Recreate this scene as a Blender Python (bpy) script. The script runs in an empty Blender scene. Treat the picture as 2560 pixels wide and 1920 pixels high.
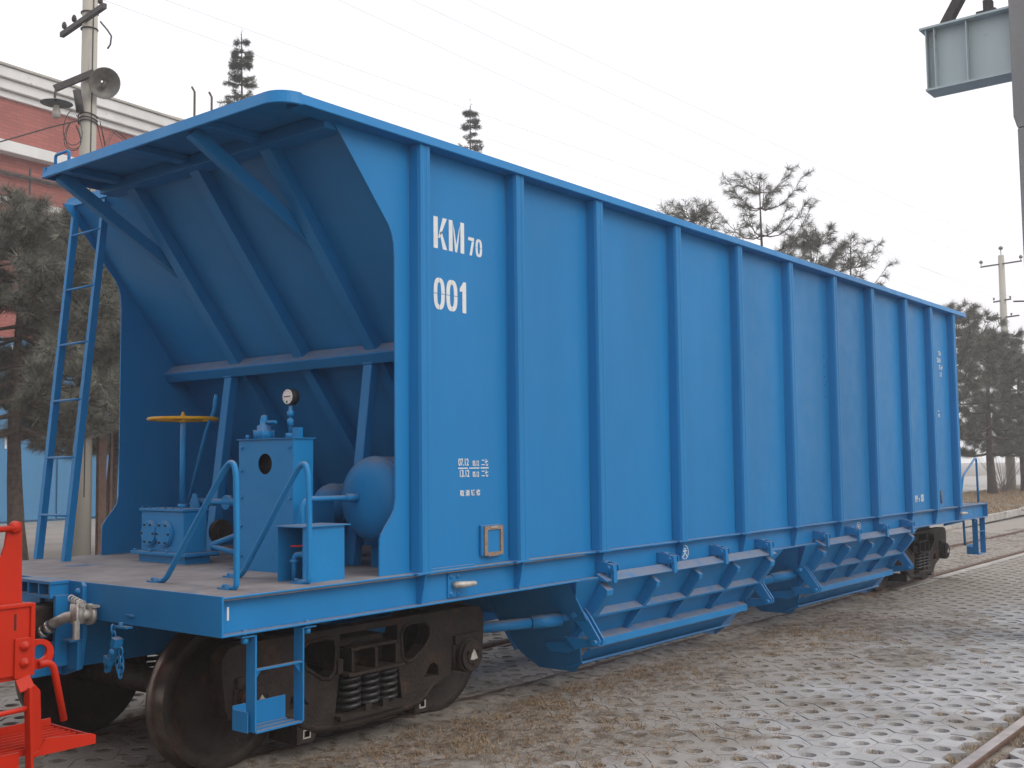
import bpy, math, random
import numpy as np
from mathutils import Vector, Matrix
from mathutils.geometry import tessellate_polygon
R = math.radians
S = bpy.context.scene
C = S.collection
random.seed(7)

# ------------------------------------------------------------------ camera
cam = bpy.data.cameras.new('camera'); co = bpy.data.objects.new('camera', cam); C.objects.link(co)
CP = Vector((-3.4239, -6.184, 1.7449)); yaw, pitch, roll = 0.6744, 0.0729, -0.0120
d = Vector((math.cos(yaw) * math.cos(pitch), math.sin(yaw) * math.cos(pitch), math.sin(pitch)))
r = Vector((math.sin(yaw), -math.cos(yaw), 0)); u = r.cross(d)
r2 = r * math.cos(roll) + u * math.sin(roll); u2 = -r * math.sin(roll) + u * math.cos(roll)
co.matrix_world = Matrix(((r2.x, u2.x, -d.x, CP.x), (r2.y, u2.y, -d.y, CP.y), (r2.z, u2.z, -d.z, CP.z), (0, 0, 0, 1)))
cam.sensor_fit = 'HORIZONTAL'; cam.sensor_width = 36; cam.lens = 36 * 2728.4 / 2560
cam.clip_start = 0.05; cam.clip_end = 2000
S.camera = co

# ------------------------------------------------------------------ sky, sun, exposure
SUN_EL, SUN_AZ = R(40), R(-84)            # direction towards the sun, azimuth measured from +x
w = bpy.data.worlds.new('World'); S.world = w; w.use_nodes = True
wn = w.node_tree.nodes; wl = w.node_tree.links
bg = wn['Background']
sky = wn.new('ShaderNodeTexSky'); sky.sky_type = 'NISHITA'; sky.sun_disc = False
sky.sun_elevation = SUN_EL; sky.sun_rotation = R(90) - SUN_AZ; sky.dust_density = 6; sky.air_density = 1.5
mx = wn.new('ShaderNodeMix'); mx.data_type = 'RGBA'; mx.inputs[0].default_value = 0.92
wl.new(sky.outputs[0], mx.inputs[6]); mx.inputs[7].default_value = (9.9, 9.8, 10.1, 1)   # thin white overcast
wl.new(mx.outputs[2], bg.inputs[0]); bg.inputs[1].default_value = 0.125
sl = bpy.data.lights.new('sun', 'SUN'); so = bpy.data.objects.new('sun', sl); C.objects.link(so)
sl.energy = 1.1; sl.angle = R(35); sl.color = (1, 0.95, 0.88)
so.rotation_euler = Vector((-math.cos(SUN_EL) * math.cos(SUN_AZ), -math.cos(SUN_EL) * math.sin(SUN_AZ), -math.sin(SUN_EL))).to_track_quat('-Z', 'Y').to_euler()
so.location = (2, -20, 20)
S.view_settings.view_transform = 'Standard'; S.view_settings.look = 'None'
S.view_settings.exposure = -0.03; S.view_settings.gamma = 1; S.view_settings.use_curve_mapping = False
S.cycles.max_bounces = 8; S.cycles.diffuse_bounces = 2; S.cycles.volume_bounces = 1
try: S.cycles.use_denoising = True
except Exception: pass

# ------------------------------------------------------------------ materials
def mat(name, col, rough=0.6, metal=0.0, var=0.12, scale=6.0, spec=0.5, bump=0.0, bscale=60, dust=0.0, dustcol=(0.27, 0.25, 0.25),
        spots=None, spotcol=None, randobj=0.0, coat=0.0, streak=False):
    m = bpy.data.materials.new(name); m.use_nodes = True
    t = m.node_tree; n = t.nodes; l = t.links; b = n['Principled BSDF']
    b.inputs['Roughness'].default_value = rough; b.inputs['Metallic'].default_value = metal
    b.inputs['Specular IOR Level'].default_value = spec
    if coat: b.inputs['Coat Weight'].default_value = coat; b.inputs['Coat Roughness'].default_value = 0.25
    geo = n.new('ShaderNodeNewGeometry')
    def mixc(a, c2, fac):
        x = n.new('ShaderNodeMix'); x.data_type = 'RGBA'
        for sock, v in ((x.inputs[6], a), (x.inputs[7], c2)):
            if isinstance(v, tuple): sock.default_value = (*v, 1)
            else: l.new(v, sock)
        if isinstance(fac, float): x.inputs[0].default_value = fac
        else: l.new(fac, x.inputs[0])
        return x.outputs[2]
    def noise(sc, det=4, rg=(0.35, 0.65), stretch=None):
        nz = n.new('ShaderNodeTexNoise'); nz.inputs['Scale'].default_value = sc; nz.inputs['Detail'].default_value = det
        src = geo.outputs['Position']
        if stretch:
            vm = n.new('ShaderNodeVectorMath'); vm.operation = 'MULTIPLY'; vm.inputs[1].default_value = stretch; l.new(src, vm.inputs[0]); src = vm.outputs[0]
        l.new(src, nz.inputs['Vector'])
        mr = n.new('ShaderNodeMapRange'); mr.inputs[1].default_value = rg[0]; mr.inputs[2].default_value = rg[1]; l.new(nz.outputs[0], mr.inputs[0])
        return mr.outputs[0]
    lo = tuple(max(0, c * (1 - var)) for c in col); hi = tuple(min(1, c * (1 + var)) for c in col)
    out = mixc(lo, hi, noise(scale, 5, (0.3, 0.7), (1, 1, 0.15) if streak else None))
    if randobj:
        oi = n.new('ShaderNodeObjectInfo'); mr = n.new('ShaderNodeMapRange'); mr.inputs[3].default_value = 1 - randobj; mr.inputs[4].default_value = 1 + randobj
        l.new(oi.outputs['Random'], mr.inputs[0])
        vm = n.new('ShaderNodeVectorMath'); vm.operation = 'SCALE'; l.new(out, vm.inputs[0]); l.new(mr.outputs[0], vm.inputs['Scale']); out = vm.outputs[0]
    if spots:
        out = mixc(out, spotcol, noise(spots[0], 6, (spots[1], spots[2])))
    if dust:
        sx = n.new('ShaderNodeSeparateXYZ'); l.new(geo.outputs['Normal'], sx.inputs[0])
        mr = n.new('ShaderNodeMapRange'); mr.interpolation_type = 'SMOOTHSTEP'; mr.inputs[1].default_value = 0.35; mr.inputs[2].default_value = 0.95; mr.inputs[4].default_value = dust
        l.new(sx.outputs[2], mr.inputs[0])
        mu = n.new('ShaderNodeMath'); mu.operation = 'MULTIPLY'; l.new(mr.outputs[0], mu.inputs[0]); l.new(noise(9, 6, (0.15, 0.5)), mu.inputs[1])
        out = mixc(out, dustcol, mu.outputs[0])
    l.new(out, b.inputs['Base Color'])
    rr = n.new('ShaderNodeMapRange'); rr.inputs[3].default_value = rough * 0.88; rr.inputs[4].default_value = min(1, rough * 1.12)
    l.new(noise(scale * 2.3, 3), rr.inputs[0]); l.new(rr.outputs[0], b.inputs['Roughness'])
    if bump:
        nz = n.new('ShaderNodeTexNoise'); nz.inputs['Scale'].default_value = bscale; nz.inputs['Detail'].default_value = 5; l.new(geo.outputs['Position'], nz.inputs['Vector'])
        bp = n.new('ShaderNodeBump'); bp.inputs['Strength'].default_value = bump; bp.inputs['Distance'].default_value = 0.02; l.new(nz.outputs[0], bp.inputs['Height'])
        l.new(bp.outputs[0], b.inputs['Normal'])
    return m

M = {}
M['blue'] = mat('blue_paint', (0.0095, 0.190, 0.465), 0.43, var=0.08, scale=2.2, streak=True, spec=0.27, dust=0.75, bump=0.16, bscale=2.6)
M['equip'] = mat('blue_equipment_paint', (0.010, 0.205, 0.49), 0.45, var=0.05, scale=3, spec=0.25, dust=0.7, bump=0.06, bscale=40)
M['deck'] = mat('dusty_deck', (0.25, 0.235, 0.24), 0.88, spec=0.15, var=0.2, scale=5, spots=(3.2, 0.6, 0.72), spotcol=(0.07, 0.13, 0.24), bump=0.15, bscale=90)
M['cast'] = mat('brown_cast_steel', (0.023, 0.0165, 0.0135), 0.6, spec=0.3, var=0.35, scale=9, spots=(7, 0.58, 0.72), spotcol=(0.065, 0.030, 0.016), dust=0.5, dustcol=(0.085, 0.07, 0.06), bump=0.3, bscale=50)
M['tread'] = mat('worn_wheel_steel', (0.15, 0.125, 0.105), 0.33, metal=0.85, var=0.3, scale=12)
M['spring'] = mat('black_spring_steel', (0.022, 0.022, 0.024), 0.35, var=0.2, scale=30)
M['cap'] = mat('bearing_cap', (0.40, 0.38, 0.34), 0.5, var=0.3, scale=40)
M['orange'] = mat('orange_paint', (0.50, 0.022, 0.005), 0.38, spec=0.25, var=0.06, scale=4, dust=0.25, bump=0.04, bscale=30)
M['yellow'] = mat('yellow_paint', (0.55, 0.30, 0.008), 0.4, var=0.1, scale=20)
M['white'] = mat('white_lettering', (0.72, 0.74, 0.74), 0.6, var=0.06, scale=25)
M['black'] = mat('black_paint', (0.012, 0.012, 0.014), 0.6)
M['hole'] = mat('painted_shade_black', (0.008, 0.008, 0.010), 0.8)  # near-black colour standing in for shade inside the openings
M['rubber'] = mat('hose_rubber', (0.028, 0.026, 0.026), 0.6, var=0.2, scale=30)
M['zinc'] = mat('dusty_zinc', (0.46, 0.44, 0.41), 0.5, metal=0.4, var=0.2, scale=30, bump=0.1, bscale=120)
M['chrome'] = mat('bright_clamp', (0.6, 0.62, 0.6), 0.25, metal=0.9)
M['rustframe'] = mat('rust_primer', (0.26, 0.185, 0.14), 0.75, var=0.25, scale=40)
M['red'] = mat('red_handle', (0.45, 0.02, 0.02), 0.4)
M['green'] = mat('green_mark', (0.03, 0.22, 0.12), 0.5)
M['rail'] = mat('rusty_rail', (0.11, 0.060, 0.040), 0.7, var=0.3, scale=10, bump=0.2, bscale=60)
M['railtop'] = mat('rail_head', (0.42, 0.36, 0.34), 0.35, metal=0.35, var=0.2, scale=8)
M['paver'] = mat('concrete_paver', (0.425, 0.42, 0.42), 0.9, spec=0.1, var=0.14, scale=2.2, spots=(1.3, 0.52, 0.72), spotcol=(0.27, 0.245, 0.215), randobj=0.09, bump=0.25, bscale=160)
def paver_dust(m):
    t = m.node_tree; n = t.nodes; l = t.links; b = n['Principled BSDF']; src = b.inputs['Base Color'].links[0].from_socket
    geo = n.new('ShaderNodeNewGeometry'); sp = n.new('ShaderNodeSeparateXYZ'); l.new(geo.outputs['Position'], sp.inputs[0])
    nz = n.new('ShaderNodeTexNoise'); nz.inputs['Scale'].default_value = 0.9; nz.inputs['Detail'].default_value = 6; l.new(geo.outputs['Position'], nz.inputs['Vector'])
    ad = n.new('ShaderNodeMath'); ad.operation = 'MULTIPLY_ADD'; l.new(nz.outputs[0], ad.inputs[0]); ad.inputs[1].default_value = 3.2; l.new(sp.outputs[1], ad.inputs[2])
    mr = n.new('ShaderNodeMapRange'); mr.interpolation_type = 'SMOOTHSTEP'; l.new(ad.outputs[0], mr.inputs[0]); mr.inputs[1].default_value = -1.9; mr.inputs[2].default_value = -0.4; mr.inputs[4].default_value = 0.85
    mx2 = n.new('ShaderNodeMix'); mx2.data_type = 'RGBA'; l.new(mr.outputs[0], mx2.inputs[0]); l.new(src, mx2.inputs[6]); mx2.inputs[7].default_value = (0.32, 0.29, 0.258, 1)
    l.new(mx2.outputs[2], b.inputs['Base Color'])
paver_dust(M['paver'])
M['dirt'] = mat('dusty_soil', (0.285, 0.257, 0.225), 0.95, spec=0.1, var=0.28, scale=7, spots=(11, 0.5, 0.68), spotcol=(0.12, 0.09, 0.065), bump=0.8, bscale=70)
M['yard'] = mat('yard_concrete', (0.31, 0.29, 0.265), 0.9, var=0.14, scale=0.7, bump=0.15, bscale=20)
M['ground'] = mat('distant_ground', (0.22, 0.20, 0.18), 0.95, var=0.2, scale=0.2)
M['verge'] = mat('dry_verge', (0.175, 0.135, 0.095), 0.95, var=0.35, scale=3.5, bump=0.5, bscale=12)
M['road'] = mat('pale_road', (0.38, 0.37, 0.36), 0.9, var=0.08, scale=0.6)
M['kerb'] = mat('kerb_stone', (0.40, 0.38, 0.36), 0.9, var=0.15, scale=4, randobj=0.08)
M['straw'] = mat('dry_straw', (0.33, 0.235, 0.14), 0.9, var=0.5, scale=55)
M['dryleaf'] = mat('dead_leaf', (0.20, 0.125, 0.075), 0.9, var=0.5, scale=30)
M['bark'] = mat('pine_bark', (0.075, 0.055, 0.045), 0.95, var=0.4, scale=14, bump=0.8, bscale=30)
M['needle'] = mat('pine_needles', (0.125, 0.13, 0.105), 0.75, var=0.6, scale=9)
M['needle2'] = mat('dusty_pine_needles', (0.165, 0.168, 0.135), 0.75, var=0.75, scale=14)
M['spruce'] = mat('spruce_needles', (0.055, 0.066, 0.050), 0.8, var=0.3, scale=2)
M['concrete'] = mat('pole_concrete', (0.42, 0.40, 0.35), 0.9, var=0.1, scale=3, bump=0.1, bscale=60, streak=True)
M['column'] = mat('column_concrete', (0.25, 0.25, 0.25), 0.9, var=0.15, scale=3, bump=0.2, bscale=25, streak=True)
M['girder'] = mat('grey_green_girder', (0.40, 0.48, 0.50), 0.55, var=0.08, scale=3, streak=True, spots=(5, 0.68, 0.78), spotcol=(0.25, 0.2, 0.16))
M['iron'] = mat('dark_iron', (0.055, 0.05, 0.048), 0.7, var=0.3, scale=12)
M['shade'] = mat('enamel_shade', (0.16, 0.155, 0.14), 0.5, var=0.2, scale=10)
M['whitewash'] = mat('old_whitewash', (0.70, 0.70, 0.69), 0.9, var=0.08, scale=1.2, spots=(2.5, 0.64, 0.72), spotcol=(0.30, 0.27, 0.24), streak=True)
M['gate'] = mat('faded_blue_gate', (0.055, 0.22, 0.42), 0.6, var=0.08, scale=1.5, streak=True)
M['beige'] = mat('grey_render', (0.42, 0.40, 0.36), 0.9, var=0.15, scale=1, streak=True)
M['twig'] = mat('bare_twig', (0.16, 0.13, 0.11), 0.9)
M['board'] = mat('brown_board', (0.10, 0.055, 0.04), 0.8, var=0.25, scale=8)

def brick_mat():
    m = bpy.data.materials.new('red_brick'); m.use_nodes = True; t = m.node_tree; n = t.nodes; l = t.links; b = n['Principled BSDF']
    geo = n.new('ShaderNodeNewGeometry'); sp = n.new('ShaderNodeSeparateXYZ'); l.new(geo.outputs['Position'], sp.inputs[0])
    cb = n.new('ShaderNodeCombineXYZ'); l.new(sp.outputs[0], cb.inputs[0]); l.new(sp.outputs[2], cb.inputs[1])
    br = n.new('ShaderNodeTexBrick'); l.new(cb.outputs[0], br.inputs['Vector'])
    br.inputs['Color1'].default_value = (0.52, 0.16, 0.135, 1); br.inputs['Color2'].default_value = (0.44, 0.13, 0.11, 1); br.inputs['Mortar'].default_value = (0.28, 0.13, 0.115, 1)
    br.inputs['Scale'].default_value = 1; br.inputs['Brick Width'].default_value = 0.5; br.inputs['Row Height'].default_value = 0.13; br.inputs['Mortar Size'].default_value = 0.012
    nz = n.new('ShaderNodeTexNoise'); nz.inputs['Scale'].default_value = 0.9; nz.inputs['Detail'].default_value = 5; l.new(geo.outputs['Position'], nz.inputs['Vector'])
    x = n.new('ShaderNodeMix'); x.data_type = 'RGBA'; x.blend_type = 'MULTIPLY'; x.inputs[0].default_value = 0.5
    l.new(br.outputs[0], x.inputs[6]); l.new(nz.outputs[0], x.inputs[7]); l.new(x.outputs[2], b.inputs['Base Color']); b.inputs['Roughness'].default_value = 0.9
    return m
M['brick'] = brick_mat()

# ------------------------------------------------------------------ mesh helpers
class MB:
    def __init__(s): s.v = []; s.f = []; s.sm = []
    def add(s, vs, fs, smooth=False):
        o = len(s.v); s.v += [tuple(p) for p in vs]; s.f += [tuple(i + o for i in f) for f in fs]; s.sm += [smooth] * len(fs); return s
    def box(s, a, b):
        x0, y0, z0 = (min(a[i], b[i]) for i in range(3)); x1, y1, z1 = (max(a[i], b[i]) for i in range(3))
        return s.add([(x0, y0, z0), (x1, y0, z0), (x1, y1, z0), (x0, y1, z0), (x0, y0, z1), (x1, y0, z1), (x1, y1, z1), (x0, y1, z1)],
                     [(0, 3, 2, 1), (4, 5, 6, 7), (0, 1, 5, 4), (1, 2, 6, 5), (2, 3, 7, 6), (3, 0, 4, 7)])
    def bar(s, p, q, wd, ht, up=(0, 0, 1)):
        p = Vector(p); q = Vector(q); ax = (q - p).normalized(); up = Vector(up)
        sd = ax.cross(up); sd = sd.normalized() if sd.length > 1e-6 else Vector((1, 0, 0)); up = sd.cross(ax).normalized()
        vs = [e + sd * a * wd / 2 + up * b * ht / 2 for e in (p, q) for a, b in ((-1, -1), (1, -1), (1, 1), (-1, 1))]
        return s.add(vs, [(0, 1, 2, 3), (7, 6, 5, 4), (0, 4, 5, 1), (1, 5, 6, 2), (2, 6, 7, 3), (3, 7, 4, 0)])
    def tube(s, pts, rad, n=8, caps=True, closed=False):
        pts = [Vector(p) for p in pts]; N = len(pts); rads = rad if isinstance(rad, (list, tuple)) else [rad] * N
        vs = []; prev = None
        for i, p in enumerate(pts):
            if closed: t = pts[(i + 1) % N] - pts[i - 1]
            else: t = pts[min(i + 1, N - 1)] - pts[max(i - 1, 0)]
            t.normalize()
            a = (prev - t * prev.dot(t)) if prev is not None else (Vector((0, 0, 1)).cross(t) if abs(t.z) < 0.9 else Vector((1, 0, 0)).cross(t))
            a.normalize(); prev = a; b2 = t.cross(a)
            vs += [p + (a * math.cos(2 * math.pi * k / n) + b2 * math.sin(2 * math.pi * k / n)) * rads[i] for k in range(n)]
        fs = []
        for i in range(N if closed else N - 1):
            j = (i + 1) % N
            fs += [(i * n + k, i * n + (k + 1) % n, j * n + (k + 1) % n, j * n + k) for k in range(n)]
        s.add(vs, fs, True)
        if caps and not closed:
            o = len(s.v) - len(vs)
            s.f += [tuple(o + k for k in reversed(range(n))), tuple(o + (N - 1) * n + k for k in range(n))]; s.sm += [False, False]
        return s
    def cyl(s, p, q, rad, n=20, r2=None): return s.tube([p, q], [rad, rad if r2 is None else r2], n)
    def lathe(s, prof, origin, axis='y', n=40, smooth=True):     # prof: (radius, along)
        vs = []; fs = []; m = len(prof); ox, oy, oz = origin
        for k in range(n):
            a = 2 * math.pi * k / n
            for (rd, h) in prof:
                c, sn = math.cos(a) * rd, math.sin(a) * rd
                vs.append({'y': (ox + c, oy + h, oz + sn), 'x': (ox + h, oy + c, oz + sn), 'z': (ox + c, oy + sn, oz + h)}[axis])
        for k in range(n):
            j = (k + 1) % n
            fs += [(k * m + i, k * m + i + 1, j * m + i + 1, j * m + i) for i in range(m - 1)]
        return s.add(vs, fs, smooth)
    def plate(s, loops, place, depth):       # loops: outer + holes of 2-D points, place(u,v,w)->xyz, extruded w 0..depth
        flat = [p for lp in loops for p in lp]
        tris = tessellate_polygon([[Vector((p[0], p[1], 0)) for p in lp] for lp in loops])
        n = len(flat)
        vs = [place(p[0], p[1], 0) for p in flat] + [place(p[0], p[1], depth) for p in flat]
        fs = [tuple(t) for t in tris] + [tuple(n + i for i in reversed(t)) for t in tris]
        o = 0
        for lp in loops:
            m = len(lp)
            fs += [(o + i, o + (i + 1) % m, n + o + (i + 1) % m, n + o + i) for i in range(m)]; o += m
        return s.add(vs, fs)
    def mesh(s, name):
        m = bpy.data.meshes.new(name); m.from_pydata(s.v, [], s.f); m.update()
        m.polygons.foreach_set('use_smooth', s.sm)
        import bmesh
        bm = bmesh.new(); bm.from_mesh(m); bmesh.ops.recalc_face_normals(bm, faces=bm.faces); bm.to_mesh(m); bm.free()
        return m
    def build(s, name, m, parent=None, bevel=0.0, label=None):
        o = bpy.data.objects.new(name, s.mesh(name)); o.data.materials.append(M[m] if isinstance(m, str) else m); C.objects.link(o)
        put(o, parent)
        if bevel:
            bv = o.modifiers.new('bevel', 'BEVEL'); bv.width = bevel; bv.segments = 2; bv.limit_method = 'ANGLE'; bv.angle_limit = R(50)
        if label: o['label'] = label
        return o
def put(o, parent):
    if parent is not None:
        o.parent = parent; o.matrix_parent_inverse = WM[parent.name].inverted() if parent.name in WM else Matrix()
WM = {}
def tag(o, label=None, cat=None, group=None, kind=None):
    if label: o['label'] = label
    if cat: o['category'] = cat
    if group: o['group'] = group
    if kind: o['kind'] = kind
    return o
def thing(name, label, cat, loc, group=None):
    o = bpy.data.objects.new(name, None); C.objects.link(o); o.location = loc; o.empty_display_size = 0.3
    WM[o.name] = Matrix.Translation(loc); return tag(o, label, cat, group)
def part(o, parent, name=None):              # linked copy of an object's mesh under a new parent
    c = o.copy(); C.objects.link(c)
    if name: c.name = name
    return c
def fastmesh(name, verts, faces_n, k, m, parent=None):      # numpy: verts (N,3), consecutive k-gons
    me = bpy.data.meshes.new(name); nv = len(verts); nf = nv // k
    me.vertices.add(nv); me.vertices.foreach_set('co', verts.astype(np.float32).ravel())
    me.loops.add(nv); me.loops.foreach_set('vertex_index', np.arange(nv, dtype=np.int32))
    me.polygons.add(nf); me.polygons.foreach_set('loop_start', np.arange(0, nv, k, dtype=np.int32)); me.polygons.foreach_set('loop_total', np.full(nf, k, dtype=np.int32))
    me.update(calc_edges=True); me.materials.append(M[m])
    o = bpy.data.objects.new(name, me); C.objects.link(o); put(o, parent); return o
def arc(cx, cy, rad, a0, a1, n):
    return [(cx + rad * math.cos(R(a0 + (a1 - a0) * i / n)), cy + rad * math.sin(R(a0 + (a1 - a0) * i / n))) for i in range(n + 1)]
XZ = lambda y0: (lambda a, b, c: (a, y0 + c, b))
YZ = lambda x0: (lambda a, b, c: (x0 + c, a, b))
XY = lambda z0: (lambda a, b, c: (a, b, z0 + c))
def textmesh(name, body, size, loc, parent, m='white', sx=1.0, rot=(R(90), 0, 0), label=None):
    cu = bpy.data.curves.new(name, 'FONT'); cu.body = body; cu.size = size; cu.extrude = 0.001; cu.offset = size * 0.018
    o = bpy.data.objects.new(name + '_tmp', cu); C.objects.link(o)
    dg = bpy.context.evaluated_depsgraph_get(); me = bpy.data.meshes.new_from_object(o.evaluated_get(dg))
    bpy.data.objects.remove(o); me.materials.clear(); me.materials.append(M[m])
    o2 = bpy.data.objects.new(name, me); C.objects.link(o2)
    o2.parent = parent; o2.matrix_parent_inverse = WM[parent.name].inverted() if parent.name in WM else Matrix()
    o2.location = loc; o2.rotation_euler = rot; o2.scale = (sx, 1, 1)
    if label: o2['label'] = label
    return o2
# ------------------------------------------------------------------ ground, pavement, track
rng = np.random.default_rng(11)
def vnoise(x, y, sc, seed=0):
    x = np.asarray(x) * sc; y = np.asarray(y) * sc; xi = np.floor(x).astype(int); yi = np.floor(y).astype(int); fx = x - xi; fy = y - yi
    def hsh(i, j): return np.modf(np.abs(np.sin(i * 127.1 + j * 311.7 + seed * 74.7) * 43758.5453))[0]
    fx = fx * fx * (3 - 2 * fx); fy = fy * fy * (3 - 2 * fy)
    return (hsh(xi, yi) * (1 - fx) + hsh(xi + 1, yi) * fx) * (1 - fy) + (hsh(xi, yi + 1) * (1 - fx) + hsh(xi + 1, yi + 1) * fx) * fy
def sstep(a, b, t): t = np.clip((t - a) / (b - a), 0, 1); return t * t * (3 - 2 * t)
def inview(x, y, z, m=0.06):
    v = Vector((x, y, z)) - CP; dz = v.dot(d)
    if dz < 0.3: return False
    a = v.dot(r2) / dz * 2728.4 / 1280; b = v.dot(u2) / dz * 2728.4 / 960
    return abs(a) < 1 + m and abs(b) < 1 + m
gr = MB(); gr.add([(-300, -300, -0.12), (450, -300, -0.12), (450, 400, -0.12), (-300, 400, -0.12)], [(0, 1, 2, 3)])
tag(gr.build('ground', 'ground'), kind='structure')
yd = MB(); yd.add([(-40, 2.9, -0.05), (60, 2.9, -0.05), (60, 60, -0.05), (-40, 60, -0.05)], [(0, 1, 2, 3)])
tag(yd.build('concrete_yard', 'yard'), kind='structure')
PZ = -0.02
def cover(x, y):
    dd = -1.0 - y; wob = (vnoise(x, y, 1.3, 3) - 0.5) * 0.9 + (vnoise(x, y, 3.1, 5) - 0.5) * 0.5
    lim = np.interp(x, [-4, 2, 5, 7.5, 9.5, 11, 14, 40], [1.5, 1.5, 1.75, 2.3, 1.9, 0.6, 0.1, -0.2])
    c = 1 - sstep(lim - 0.45, lim + 0.55, dd + wob)
    return np.where(y > 1.2, 0.15, c)
xs = np.arange(-5, 26.01, 0.06); ys = np.arange(-6.6, 3.4, 0.06); GX, GY = np.meshgrid(xs, ys)
cv = cover(GX, GY)
Hh = -0.062 + 0.022 * vnoise(GX, GY, 2.2, 1) + 0.016 * (vnoise(GX, GY, 9, 2) - 0.5) + cv * (0.026 + 0.014 * (vnoise(GX, GY, 5.3, 8) - 0.35) + 0.008 * (vnoise(GX, GY, 14, 9) - 0.5))
Hh = np.maximum(Hh, np.where(GX < 10.5, -.062 + .068 * np.exp(-((GY + .80) / .15) ** 4) + .012 * (vnoise(GX, GY, 6, 44) - .6), -1))
nx, ny = len(xs), len(ys)
me = bpy.data.meshes.new('soil'); idx = np.arange(nx * ny).reshape(ny, nx)
q = np.stack([idx[:-1, :-1], idx[:-1, 1:], idx[1:, 1:], idx[1:, :-1]], -1).reshape(-1, 4)
me.vertices.add(nx * ny); me.vertices.foreach_set('co', np.stack([GX, GY, Hh], -1).astype(np.float32).ravel())
me.loops.add(q.size); me.loops.foreach_set('vertex_index', q.astype(np.int32).ravel()); me.polygons.add(len(q))
me.polygons.foreach_set('loop_start', np.arange(0, q.size, 4, dtype=np.int32)); me.polygons.foreach_set('loop_total', np.full(len(q), 4, dtype=np.int32))
me.update(calc_edges=True); me.polygons.foreach_set('use_smooth', [True] * len(q)); me.materials.append(M['dirt'])
soil = bpy.data.objects.new('soil', me); C.objects.link(soil); tag(soil, kind='structure')

# interlocking grass pavers: two hexagons with a round hole and a filler square in each cell
UX, UY, OX, OY = 0.1548, 0.1487, 2.750, -3.214
def shrink(poly, g):
    cx = sum(p[0] for p in poly) / len(poly); cy = sum(p[1] for p in poly) / len(poly)
    return [(cx + (p[0] - cx) * (1 - g / max(0.02, math.hypot(p[0] - cx, p[1] - cy))), cy + (p[1] - cy) * (1 - g / max(0.02, math.hypot(p[0] - cx, p[1] - cy)))) for p in poly]
hexA = [(-1, 0), (-.5, -.55), (.5, -.55), (1, 0), (.5, .55), (-.5, .55)]
hexA = shrink([(a * UX, b * UY) for a, b in hexA], 0.0035)
hexB = shrink([(a * UX, b * UY) for a, b in [(0, -1), (.5, -.45), (.5, .45), (0, 1), (-.5, .45), (-.5, -.45)]], 0.0035)
sqr = shrink([(a * UX, b * UY) for a, b in [(-.5, -.45), (.5, -.45), (.5, .45), (-.5, .45)]], 0.0035)
def paver_mb(poly, hole):
    loops = [poly]
    if hole: loops.append([(0.056 * math.cos(2 * math.pi * k / 12), 0.056 * math.sin(2 * math.pi * k / 12)) for k in range(12)][::-1])
    # eased top edge
    mb = MB(); mb.plate(loops, XY(-0.05), 0.05); return mb
PM = [paver_mb(hexA, True), paver_mb(hexB, True), paver_mb(sqr, False)]
pav = bpy.data.objects.new('pavement', None); C.objects.link(pav); tag(pav, kind='structure')
RAILS = [-0.755, 0.755, -4.20, -5.71]
cells = []
for i in range(-60, 170):
    for j in range(-24, 40):
        if (i + j) % 2 and not (i % 2 == 0 and j % 2 != 0): continue
        if i % 2 == 0 and j % 2 == 0: k = 0
        elif i % 2 and j % 2: k = 1
        elif i % 2 == 0: k = 2
        else: continue
        x, y = OX + i * UX, OY + j * UY
        if y > 2.3 or x > 24 or x < -4: continue
        if any(abs(y - ry) < 0.19 for ry in RAILS): continue
        if not inview(x, y, PZ): continue
        cells.append(((Vector((x, y, 0)) - Vector((CP.x, CP.y, 0))).length, k, x, y))
cells.sort()
pmesh = [mb.mesh('paver' if k < 2 else 'filler_paver') for k, mb in enumerate(PM)]
for m_ in pmesh: m_.materials.append(M['paver'])
cnt = [0, 0, 0]; rest = MB(); holes = []
for dist, k, x, y in cells:
    dz = (vnoise(x, y, 1.1, 21) - 0.5) * 0.012 + random.uniform(-.003, .003)
    if k < 2: holes.append((x, y))
    c0 = float(cover(np.array(x), np.array(y)))
    shown = c0 < 0.8 and y < -1.0
    if shown and ((k < 2 and cnt[0] < 300) or (k == 2 and cnt[2] < 150)):
        o = bpy.data.objects.new('paver' if k < 2 else 'filler_paver', pmesh[k]); C.objects.link(o); o.parent = pav
        o.location = (x, y, PZ + dz); o.rotation_euler = (random.gauss(0, .008), random.gauss(0, .008), random.gauss(0, .012)); cnt[0 if k < 2 else 2] += 1
    else:
        t = PM[k]; a, b = random.gauss(0, .012), random.gauss(0, .012)
        rest.add([(x + vx, y + vy, PZ + dz + vz + vx * a + vy * b) for vx, vy, vz in t.v], t.f)
ro = rest.build('paver_field', 'paver', pav); tag(ro, kind='stuff')
far = MB(); far.add([(24, -8, PZ - .004), (120, -8, PZ - .004), (120, 2.3, PZ - .004), (24, 2.3, PZ - .004)], [(0, 1, 2, 3)])
fo = far.build('far_paving', 'paver'); tag(fo, kind='structure')
print('pavers', len(cells), cnt)

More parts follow.
